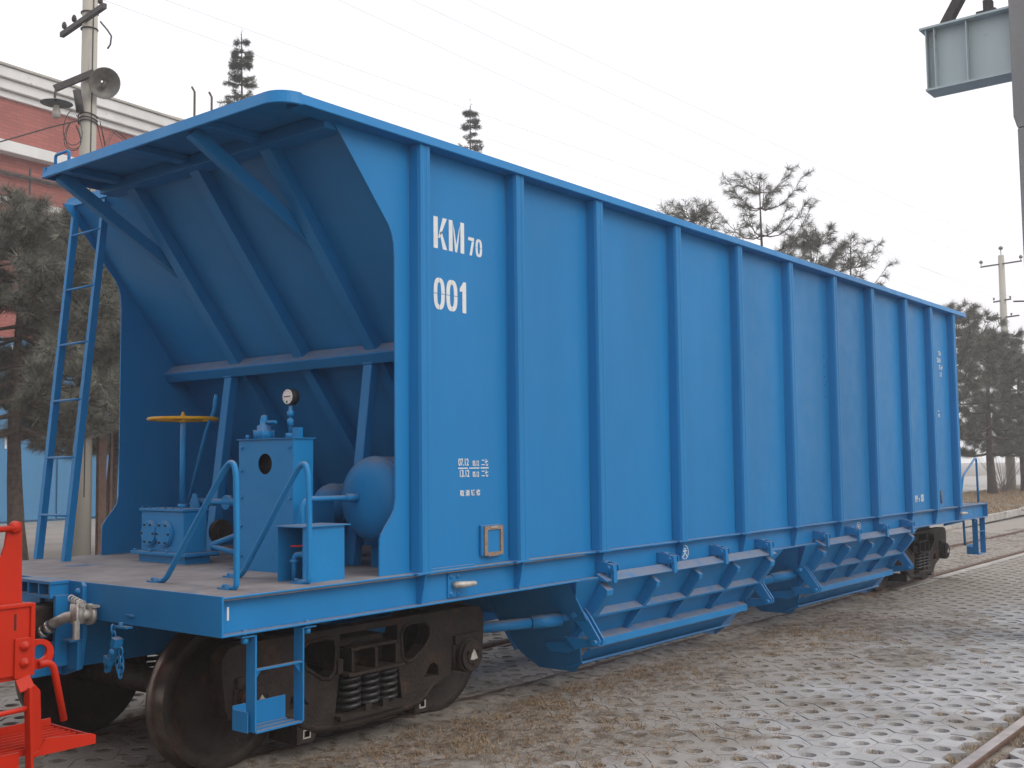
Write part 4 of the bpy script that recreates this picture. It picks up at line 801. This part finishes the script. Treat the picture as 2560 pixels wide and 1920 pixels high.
# ------------------------------------------------------------------ trees
def needle_tufts(segs, per, ln, wd, g, spread=1.0, droop=0.0):
    """segs: list of (p0, p1); bottle-brush needles along each segment, as thin triangles"""
    P0 = np.array([s[0] for s in segs]); P1 = np.array([s[1] for s in segs]); n = len(segs) * per
    k = np.repeat(np.arange(len(segs)), per); t = g.uniform(0, 1, n) ** 0.8
    ax = P1 - P0; al = np.linalg.norm(ax, axis=1, keepdims=True) + 1e-9; ax = ax / al
    base = P0[k] + (P1 - P0)[k] * t[:, None]
    rnd = g.normal(size=(n, 3)); rnd -= (rnd * ax[k]).sum(1, keepdims=True) * ax[k]; rnd /= np.linalg.norm(rnd, axis=1, keepdims=True) + 1e-9
    dr = ax[k] * g.uniform(.35, 1.0, (n, 1)) + rnd * spread * g.uniform(.6, 1.1, (n, 1)); dr[:, 2] -= droop; dr /= np.linalg.norm(dr, axis=1, keepdims=True)
    L_ = ln * g.uniform(.65, 1.15, (n, 1)); tip = base + dr * L_
    sd = np.cross(dr, g.normal(size=(n, 3))); sd /= np.linalg.norm(sd, axis=1, keepdims=True) + 1e-9; sd *= wd
    return np.stack([base - sd, base + sd, tip], 1).reshape(-1, 3)
def pine(label, x, y, h, z0, rad, seed, needle='needle', whorls=9, per=46, ln=.17, wd=.007, dens=1.0, trunk_r=.15, group=None, up=0.35, prof='round', lean=(0, 0), az=None, dropbase=True, gap=0.12):
    g = np.random.default_rng(seed); rn = random.Random(seed)
    t = thing('pine_tree', label, 'tree', (x, y, 0), group)
    top = Vector((x + lean[0], y + lean[1], h - .25)); pts = []
    for i in range(9):
        f = i / 8; pts.append((x + lean[0] * f + math.sin(f * 5 + seed) * .08, y + lean[1] * f + math.cos(f * 4 + seed) * .08, (h - .25) * f - .08 * (1 - f)))
    tr = MB(); tr.tube(pts, [trunk_r * (1 - .9 * i / 8) + (.04 if i == 0 else 0) for i in range(9)], 9); trunk = tr.build('trunk', 'bark', t)
    br = MB(); segs = [((top.x, top.y, top.z - .15), (top.x, top.y, top.z + .25))]
    for w_ in range(whorls):
        f = (w_ + (rn.uniform(-.25, .25) if prof != 'cone' else rn.uniform(-.8, .8))) / max(1, whorls - 1); f = min(max(f, 0), 1); z = z0 + (h - .55 - z0) * f
        ff = z / (h - .25); cx = x + lean[0] * ff; cy = y + lean[1] * ff
        if prof == 'round': Lb = rad * (math.sin(math.pi * (.22 + .70 * f)) ** .8 * (1 - .45 * f) + .10)
        elif prof == 'cone': Lb = rad * (1.02 - f) + .12
        else: Lb = rad * (1.0 - .68 * f)
        nb = rn.choice((4, 5, 5, 6)) if prof != 'cone' else rn.choice((6, 7, 8)); a0 = rn.uniform(0, 6.28)
        for b_ in range(nb):
            if rn.random() < gap: continue
            a = a0 + 6.283 * b_ / nb + rn.uniform(-.3, .3); ln_ = Lb * rn.uniform(.65, 1.12)
            if az is not None and math.cos(a - az) < -.3: ln_ *= .7
            ca, sa = math.cos(a), math.sin(a); rise = (up + .45 * f) if prof != 'cone' else -.25 + .5 * f
            path = []
            for i in range(6):
                q_ = i / 5; path.append(Vector((cx + ca * ln_ * q_, cy + sa * ln_ * q_, z + ln_ * (rise * q_ * q_ * 1.0 - (.10 * math.sin(q_ * 3.1) if prof != 'cone' else 0)) + rn.uniform(-.03, .03))))
            br.tube(path, [max(.006, trunk_r * .30 * (1 - f * .5) * (1 - .85 * i / 5)) for i in range(6)], 5, caps=False)
            for i in range(2 if ln_ > 1 else 1, 6):
                base = path[i]; n_tw = max(1, int(round((2 if prof != 'cone' else 2) * dens)))
                for s_ in range(n_tw):
                    side = rn.choice((-1, 1)); tl = rn.uniform(.22, .55) * (.7 + .4 * ln_ / max(rad, .1)) * (1 if prof != 'cone' else .6)
                    dv = Vector((ca * .7 - sa * side * rn.uniform(.2, 1), sa * .7 + ca * side * rn.uniform(.2, 1), rn.uniform(.0, .8) if prof != 'cone' else rn.uniform(-.4, .2))).normalized()
                    e = base + dv * tl; br.tube([base, e], [.010, .006], 4, caps=False); segs.append((tuple(base.lerp(e, .25)), tuple(e)))
            e = path[-1] + (path[-1] - path[-2]).normalized() * .18; segs.append((tuple(path[-2].lerp(path[-1], .3)), tuple(e)))
    br.build('branches', 'bark', trunk)
    fastmesh('crown', needle_tufts(segs, per, ln, wd, g, droop=.12 if prof != 'cone' else .25), 0, 3, needle, t)
    return t
# the big dusty pines behind the ladder
pine('large dusty pine left of the ladder with a dark straight trunk', 6.60, 13.5, 6.7, 2.5, 2.9, 3, 'needle2', whorls=14, per=120, ln=.30, wd=.0055, dens=2.3, trunk_r=.17, up=.12, gap=.05)
pine('second dusty pine standing behind the concrete pole and ladder', 9.6, 15.2, 6.3, 2.2, 2.6, 5, 'needle2', whorls=13, per=120, ln=.30, wd=.0055, dens=2.3, trunk_r=.15, up=.12, gap=.05)
pine('third dusty pine partly cut by the left edge of the picture', 3.4, 14.6, 6.3, 2.4, 2.4, 15, 'needle2', whorls=12, per=110, ln=.30, wd=.0055, dens=2.3, trunk_r=.15, up=.12, gap=.05)
G8 = 'pines behind the wagon'
pine('low pine top showing above the wagon, leftmost of the pines there', 20.9, 8.5, 8.15, 3.5, 1.8, 21, whorls=8, per=34, ln=.26, wd=.0055, dens=.9, up=.4, group=G8)
pine('short pine top just left of the tallest pine above the wagon', 23.2, 8.6, 9.0, 4, 1.7, 24, whorls=8, per=34, ln=.26, wd=.0055, dens=.9, up=.4, group=G8)
pine('tallest candelabra pine rising over the middle of the wagon', 27.4, 8.5, 10.6, 4, 2.9, 33, whorls=10, per=44, ln=.26, wd=.0055, dens=1.0, up=.32, group=G8, prof='lin', trunk_r=.14)
pine('bushy pine crowding the right side of the tallest pine', 30.3, 8.2, 9.2, 4, 2.2, 38, whorls=8, per=50, ln=.27, wd=.006, dens=1.3, up=.32, group=G8)
pine('thin open pine top right of the bushy pine above the wagon', 34.6, 8.5, 9.7, 4.5, 2.2, 47, whorls=8, per=38, ln=.28, wd=.006, dens=.8, up=.4, group=G8, prof='lin', gap=.28)
pine('pine whose side branch juts out over the far end of the wagon', 41.8, 8.0, 7.9, 4, 2.2, 52, whorls=8, per=46, ln=.30, wd=.009, dens=1.3, up=.45, group=G8, lean=(1.5, -.6))
GV = 'pines on the verge past the far end'
pine('hazy pine with bare trunk just past the far end of the wagon', 50.2, 8.2, 7.6, 2.0, 3.1, 61, whorls=9, per=60, ln=.34, wd=.012, dens=2.2, trunk_r=.22, up=.15, group=GV, gap=.02)
pine('hazy pine cut by the right edge of the picture', 54.6, 7.9, 6.8, 2.2, 3.0, 66, whorls=8, per=60, ln=.34, wd=.012, dens=2.2, trunk_r=.24, up=.15, group=GV, gap=.02)
pine('farther hazy pine between wagon end and the distant pole', 47.0, 11.5, 8.4, 2.2, 3.0, 69, whorls=9, per=54, ln=.34, wd=.013, dens=1.9, trunk_r=.2, up=.2, group=GV, gap=.05)
pine('most distant hazy pine low at the right edge', 66, 11.5, 8.2, 2.2, 3.2, 71, whorls=8, per=50, ln=.36, wd=.016, dens=1.9, trunk_r=.2, up=.2, group=GV)
# two pointed spruces above the wagon
for lab, x, y, h, rd, sd in (('tall pointed spruce top left above the canopy corner', 20.8, 25.6, 17.7, 1.9, 81), ('pointed spruce top above the second rib of the wagon', 30.7, 23.15, 17.1, 2.1, 84)):
    t = pine(lab, x, y, h, 6, rd, sd, 'spruce', whorls=44, per=12, ln=.17, wd=.008, dens=1.4, trunk_r=.16, prof='cone', gap=.45); t.name = 'spruce_tree'
pine('small spruce tip right of the second spruce', 32.6, 23.6, 13.9, 6, 1.5, 88, 'spruce', whorls=16, per=26, ln=.16, wd=.012, dens=1.6, trunk_r=.12, prof='cone').name = 'spruce_tree'
# bare shrubs under the verge pines
def shrub(label, x, y, seed, h=2.1):
    rn = random.Random(seed); t = thing('bare_shrub', label, 'shrub', (x, y, .07), 'leafless shrubs on the verge'); mb = MB()
    for i in range(34):
        a = rn.uniform(0, 6.28); l = rn.uniform(.5, 1) * h; sp = rn.uniform(.2, .75); p = [(x + rn.uniform(-.15, .15), y + rn.uniform(-.15, .15), .07)]
        for k in (1, 2, 3): p.append((x + math.cos(a) * l * sp * k / 3, y + math.sin(a) * l * sp * k / 3, .07 + l * k / 3 + rn.uniform(-.05, .05)))
        mb.tube(p, [.012, .010, .007, .004], 4, caps=False)
    mb.build('twigs', 'twig', t)
shrub('leafless grey shrub between the two verge pines', 52.8, 8.4, 1); shrub('leafless grey shrub at the right edge of the picture', 55.6, 7.0, 2)

# ------------------------------------------------------------------ left concrete pole with lamps
pl_ = thing('utility_pole', 'tall concrete pole with two shaded lamps behind the ladder', 'pole', (7.9, 13.5, 0))
px0, py0 = 7.88, 13.5
mb = MB(); mb.tube([(px0, py0, -.1), (px0 + .005, py0, 6), (px0 + .01, py0, 13.5)], [.185, .165, .135], 20); mb.build('shaft', 'concrete', pl_)
mb = MB(); mb.tube([(px0 - .05, py0 - .168, 1.2), (px0 - .03, py0 - .16, 7), (px0 + .01, py0 - .15, 13)], .012, 6); mb.build('conduit', 'iron', pl_)
mb = MB(); mb.tube([(px0 - .06, py0 - .17, 10.2), (px0 - .12, py0 - .17, 9.4)], .005, 4); mb.build('tie_wire', 'zinc', pl_)
rx, ry = .45, -.75      # direction of arms towards the camera and to the right
arm = MB(); arm.bar((px0 - .62, py0 - .05, 10.02), (px0 + .22, py0 - .22, 11.05), .09, .09); 
ao = None
mb = MB(); mb.bar((px0 - .02, py0 + 1.02, 10.60), (px0 - .24, py0 - .95, 10.60), .085, .10); ca = mb.build('crossarm', 'iron', pl_)
for t_ in (.06, .30, .9):
    p = Vector((px0 - .02, py0 + 1.02, 10.65)).lerp(Vector((px0 - .24, py0 - .95, 10.65)), t_)
    q = MB(); q.lathe([(.012, 0), (.012, .05), (.045, .06), (.05, .12), (.035, .17), (.02, .19), (0, .2)], p, 'z', 12); q.build('insulator', 'iron', ca)
mb = MB()
for z in (10.78, 10.45): mb.tube([(px0 + .158 * math.cos(R(a)), py0 + .158 * math.sin(R(a)), z) for a in range(0, 360, 20)], .016, 5, closed=True)
mb.build('clamp', 'iron', pl_)
mb = MB(); mb.tube([(px0 + .17, py0 - .1, 10.65), (px0 + .30, py0 - .15, 10.50), (px0 + .36, py0 - .2, 10.38), (px0 + .34, py0 - .2, 10.2), (px0 + .28, py0 - .2, 10.1)], .018, 5); mb.build('cable_stub', 'iron', pl_)
# reflector lamp facing the camera, bracket and hanging lamp
mb = MB(); mb.bar((px0 - .62, py0 + .15, 9.12), (px0 - .02, py0 - .25, 9.52), .09, .12); mb.tube([(px0 - .62, py0 + .1, 9.12), (px0 - .64, py0 + .1, 8.95), (px0 - .62, py0 + .1, 8.86)], .022, 6); mb.build('lamp_bracket', 'iron', pl_)
def shade(c, ax, rad, name, depth):
    ax = Vector(ax).normalized(); a_ = ax.orthogonal().normalized(); b_ = ax.cross(a_); mb = MB(); c = Vector(c); rings = [(.03, -depth), (.10 * rad / .3, -depth * .85), (rad * .55, -depth * .55), (rad * .85, -depth * .2), (rad, 0), (rad * .97, 0), (rad * .82, -depth * .17), (rad * .5, -depth * .5), (.02, -depth * .8)]
    vs = [c + ax * h_ + (a_ * math.cos(2 * math.pi * k / 28) + b_ * math.sin(2 * math.pi * k / 28)) * r_ for r_, h_ in rings for k in range(28)]
    fs = [(i * 28 + k, i * 28 + (k + 1) % 28, (i + 1) * 28 + (k + 1) % 28, (i + 1) * 28 + k) for i in range(len(rings) - 1) for k in range(28)]
    mb.add(vs, fs, True); return mb.build(name, 'shade', pl_)
lc = Vector((px0 + .08, py0 - .45, 9.28)); ld = Vector((-.15, -.80, -.42))
shade(lc, ld, .31, 'lamp_shade', .2)
mb = MB(); mb.lathe([(0, -.10), (.05, -.08), (.06, -.03), (.035, .04), (.03, .10)], (0, 0, 0), 'z', 14); bu = mb.build('bulb', 'shade', pl_); bu.matrix_parent_inverse = Matrix(); bu.location = (px0 + .10 - 7.9, py0 - .42 - 13.5, 9.27); bu.rotation_euler = (R(60), 0, 0)
shade((px0 - .60, py0 + .1, 8.82), (.0, 0, -1), .30, 'lamp_shade', .09)
mb = MB(); mb.lathe([(0, -.20), (.07, -.18), (.085, -.08), (.06, .0), (.05, .06)], (px0 - .60, py0 + .1, 8.72), 'z', 16); mb.build('bulb', 'beige', pl_)
mb = MB(); mb.cyl((px0 - .22, py0 - .1, 8.70), (px0 - .30, py0 - .1, 9.12), .075, 12); mb.build('ballast_can', 'iron', pl_)
mb = MB()
for z in (8.62, 8.70, 8.56): mb.tube([(px0 + .178 * math.cos(R(a)), py0 + .178 * math.sin(R(a)), z + .02 * math.sin(R(a * 2))) for a in range(0, 360, 20)], .014, 5, closed=True)
rn = random.Random(4)
for k in range(6):
    cx_ = px0 + (-.38 if k < 3 else .34) + rn.uniform(-.06, .06); cz_ = 8.25 + rn.uniform(-.12, .1); ra = rn.uniform(.14, .2); rb = rn.uniform(.26, .36); yy = py0 - .1 + rn.uniform(-.08, .08)
    if k < 3: mb.tube([(cx_ + ra * math.cos(R(a)), yy + .05 * math.sin(R(a * 2)), cz_ + rb * math.sin(R(a))) for a in range(90, 440, 22)], .009, 5, caps=False)
    else: mb.tube([(px0 + .17, yy, 8.6), (px0 + .30, yy, 8.30 - .05 * k), (px0 + .50, yy, 8.5), (px0 + .9 + .1 * k, yy, 8.1), (px0 + 1.0 + .1 * k, yy, 7.7)], .009, 5, caps=False)
mb.tube([(px0 - .15, py0, 8.58), (px0 - .7, py0 + .1, 8.33), (px0 - 2.6, py0 + .3, 7.35), (px0 - 6, py0 + .8, 5.9)], .014, 5, caps=False)
mb.build('cable_loops', 'iron', pl_); pl_.children[-1]['kind'] = 'stuff'
bd = thing('plank', 'brown plank leaning at the foot of the concrete pole', 'plank', (8.2, 13.2, 0))
mb = MB(); mb.bar((8.14, 13.25, -.02), (8.16, 13.30, 3.4), .16, .10, up=(0, 1, 0)); mb.build('board', 'board', bd)
mb = MB(); mb.bar((8.34, 13.28, -.02), (8.38, 13.30, 2.9), .05, .05, up=(0, 1, 0)); mb.build('batten', 'board', bd)

# ------------------------------------------------------------------ brick works building at the back left
bl = thing('brick_building', 'long red brick works building with white cornice and blue gates', 'building', (14, 30, 0))
YB = 30
mb = MB(); mb.box((2, YB, 6.2), (62, YB + 12, 14.42)); mb.build('wall', 'brick', bl)
for z0_, z1_, pj in ((14.40, 14.62, .12), (14.64, 14.98, .28), (15.0, 15.36, .42), (15.37, 15.46, .50)):
    mb = MB(); mb.box((1.8, YB - pj, z0_), (62.2, YB + 12, z1_)); mb.build('cornice', 'whitewash' if z1_ < 15.4 else 'beige', bl, .02)
mb = MB(); mb.box((1.9, YB - .45, 12.45), (62, YB, 12.84)); mb.build('string_course', 'whitewash', bl, .02)
mb = MB(); mb.box((1.9, YB - .18, 10.75), (62, YB, 10.98)); mb.build('string_course', 'whitewash', bl, .02)
mb = MB(); mb.box((2, YB - .02, -.1), (62, YB + 11.9, 6.2)); mb.build('lower_wall', 'gate', bl)
for i in range(22):
    x = 6.0 + i * 1.75
    q = MB(); q.box((x + .03, YB - .10, .02), (x + 1.70, YB - .03, 5.95)); gp = q.build('gate_panel', 'gate', bl, .01)
    if i % 2 == 0: q = MB(); q.box((x + 1.50, YB - .16, 2.45), (x + 1.56, YB - .10, 2.95)); q.build('gate_handle', 'whitewash', gp)
    if i % 2 == 1: q = MB(); q.box((x - .06, YB - .12, .02), (x + .02, YB - .08, 5.95)); q.build('gate_post', 'whitewash', gp)
mb = MB(); mb.box((17.98, YB - .14, 4.4), (18.35, YB - .101, 6.0)); mb.build('narrow_window', 'board', bl)
mb = MB(); mb.box((17.98, YB - .14, 3.0), (18.35, YB - .101, 4.2)); mb.build('narrow_window', 'board', bl)
aw = MB()
for y_, z_ in ((YB - .1, 11.75), (YB - 1.1, 11.55)): aw.bar((9, y_, z_), (30, y_, z_), .06, .06)
awo = aw.build('cable_tray', 'iron', bl)
for i in range(56):
    q = MB(); x = 9 + i * .38; q.bar((x, YB - .1, 11.74), (x + .1, YB - 1.1, 11.54), .03, .03); q.build('tray_rung', 'iron', awo)
for i in range(12):
    q = MB(); x = 9 + i * 1.9; q.bar((x, YB - .95, 11.0), (x, YB - .95, 11.9), .05, .05); q.build('tray_post', 'iron', awo)
bl.rotation_euler.z = R(5.5)
b2 = thing('rear_building', 'grey rendered building rising behind the brick works', 'building', (38, 40, 0))
mb = MB(); mb.box((20.6, 34.0, 0), (60, 50, 16.55)); mb.build('wall', 'beige', b2)
mb = MB(); mb.box((20.4, 33.8, 16.55), (60.2, 50.2, 16.85)); mb.build('parapet_coping', 'beige', b2, .03)
for i, x in enumerate((24.75, 25.65)):
    q = MB(); q.tube([(x, 34.1, 16.8), (x, 34.1, 18.3), (x - .28, 33.9, 18.4)], .05, 6); q.build('vent_pipe', 'board', b2)

# ------------------------------------------------------------------ gantry column at the right edge
ga_ = thing('crane_column', 'grey concrete crane column with bracket girder at the right edge', 'column', (8.5, -3.7, 0))
mb = MB(); mb.box((7.985, -4.05, -.1), (8.58, -3.50, 5.0)); mb.plate([[(-4.05, 5.0), (-3.50, 5.0), (-3.468, 5.12), (-3.468, 8.2), (-4.07, 8.2), (-4.07, 5.12)]], YZ(7.98), .61); mb.build('shaft', 'column', ga_, .015)
gi = MB(); x0g, x1g = 8.02, 8.30
gi.box((8.13, -3.466, 5.60), (8.15, -2.63, 6.24)); gi.box((x0g, -3.466, 6.24), (x1g, -2.575, 6.262)); gi.box((x0g, -3.466, 5.578), (x1g, -2.62, 5.60)); go = gi.build('bracket_girder', 'girder', ga_)
for y in (-2.635, -2.72, -3.04): q = MB(); q.box((x0g + .02, y - .005, 5.601), (8.129, y + .005, 6.239)); q.build('web_stiffener', 'girder', go)
mb = MB(); mb.bar((8.16, -2.80, 6.27), (8.16, -3.10, 6.75), .09, .11, up=(1, 0, 0)); mb.bar((8.16, -3.08, 6.72), (8.16, -3.35, 7.1), .09, .11, up=(1, 0, 0)); mb.build('diagonal_brace', 'iron', go)
mb = MB(); mb.box((8.06, -3.33, 6.263), (8.24, -3.14, 6.30)); mb.box((8.10, -3.28, 6.30), (8.20, -3.20, 6.42)); mb.cyl((8.15, -3.235, 6.42), (8.15, -3.235, 6.9), .03, 8); mb.build('bracket_shoe', 'iron', go)
mb = MB(); mb.tube([(8.1, -3.51, 3.28), (8.08, -3.45, 3.285), (8.07, -3.37, 3.29)], .008, 6); mb.build('hook_arm', 'iron', ga_)

# ------------------------------------------------------------------ far pole and wires
fp = thing('power_pole', 'distant pale concrete power pole with four crossarms at the right', 'pole', (56.68, 9.03, 0))
fx, fy = 56.68, 9.03
mb = MB(); mb.tube([(fx, fy, 0), (fx, fy, 12.3)], [.24, .15], 14); mb.build('shaft', 'concrete', fp)
def arm_(z, a, b, tk=.07):
    q = MB(); q.bar((fx - .1, fy + a, z - .04), (fx - .1, fy - b, z + .04), tk, tk); o = q.build('crossarm', 'iron', fp)
    return o
def ins(z, dy, parent, sc=1.0):
    q = MB(); q.lathe([(.02, 0), (.02, .1 * sc), (.08 * sc, .12 * sc), (.10 * sc, .2 * sc), (.05 * sc, .26 * sc), (0, .3 * sc)], (fx - .1, fy + dy, z), 'z', 10); q.build('insulator', 'shade', parent)
o = arm_(11.83, 1.02, 1.02); ins(11.86, .98, o); ins(11.9, -.98, o)
o = arm_(9.91, .46, .42); ins(9.93, .42, o, .6); ins(9.95, -.38, o, .6)
o = arm_(9.02, .80, .78); ins(9.04, .35, o, .6); ins(9.06, -.4, o, .6)
q = MB(); q.box((fx - .2, fy + .62, 8.98), (fx, fy + .80, 9.14)); q.build('switch_box', 'iron', o)
o = arm_(8.07, .48, .42); q = MB(); q.tube([(fx, fy + .48, 8.05), (fx, fy + .55, 7.8)], .03, 5); q.tube([(fx, fy - .42, 8.1), (fx, fy - .5, 7.95)], .03, 5); q.build('lamp_arm', 'iron', o)
for s_, yy in ((1, .55), (-1, -.62)): q = MB(); q.plate([[(yy - .15, 7.72), (yy + .16, 7.80), (yy + .05, 7.92)]], lambda a, b, c: (fx - .1 + c, fy + a, b), .2); q.build('flood_lamp', 'iron', o)
q = MB(); q.cyl((fx - .1, fy + .22, 6.5), (fx - .1, fy + .22, 7.1), .12, 12); q.build('transformer', 'concrete', fp)
q = MB(); q.lathe([(.02, 0), (.02, .3), (.10, .34), (.12, .42), (.05, .5), (0, .52)], (fx, fy, 12.28), 'z', 10); q.build('insulator', 'shade', fp)
GW = 'power wires over the wagon'
def wire(a, b, sag, label, rad=.003):
    pts = [Vector(a).lerp(Vector(b), t / 30) - Vector((0, 0, sag * 4 * (t / 30) * (1 - t / 30))) for t in range(31)]
    mb = MB(); mb.tube(pts, rad, 4, caps=False); o = mb.build('overhead_wire', 'iron'); tag(o, label, 'wire', GW)
wl_ = 'thin power wire running from the upper sky to the distant pole'
def ext(p, q, k=.55): p = Vector(p); return p - (Vector(q) - p) * k
for p, q, lab, rd in (((8.66, 9.75, 11.36), (fx, fy + .42, 10.1), 'lowest of the three power wires starting at the top of the picture', .0028), ((10.17, 8.49, 11.22), (fx, fy + .98, 12.1), 'middle of the three power wires starting at the top of the picture', .0028),
                     ((10.86, 7.81, 11.30), (fx, fy - .98, 12.2), 'rightmost of the three power wires starting at the top of the picture', .0028), ((12.28, 9.22, 9.29), (fx, fy + .35, 9.3), 'lower of the two faint wires close above the wagon roof', .0022), ((12.84, 8.63, 9.47), (fx, fy - .38, 10.1), 'upper of the two faint wires close above the wagon roof', .0022)):
    wire(ext(p, q), q, .25, lab, rd)
wire((30, 9.6, 9.6), (fx, fy + .6, 7.4), .3, 'slack service wire low beside the distant pole', .01)

# ------------------------------------------------------------------ haze
hz = MB(); hz.box((-320, -320, -1.2), (470, 420, 26))
hm = bpy.data.materials.new('haze'); hm.use_nodes = True; nt = hm.node_tree; nt.nodes.clear()
om = nt.nodes.new('ShaderNodeOutputMaterial'); pv = nt.nodes.new('ShaderNodeVolumePrincipled'); nt.links.new(pv.outputs[0], om.inputs['Volume'])
pv.inputs['Color'].default_value = (0.985, 0.985, 0.985, 1); pv.inputs['Density'].default_value = 0.0021; pv.inputs['Anisotropy'].default_value = 0.1
ho_ = hz.build('haze', hm); tag(ho_, kind='stuff')
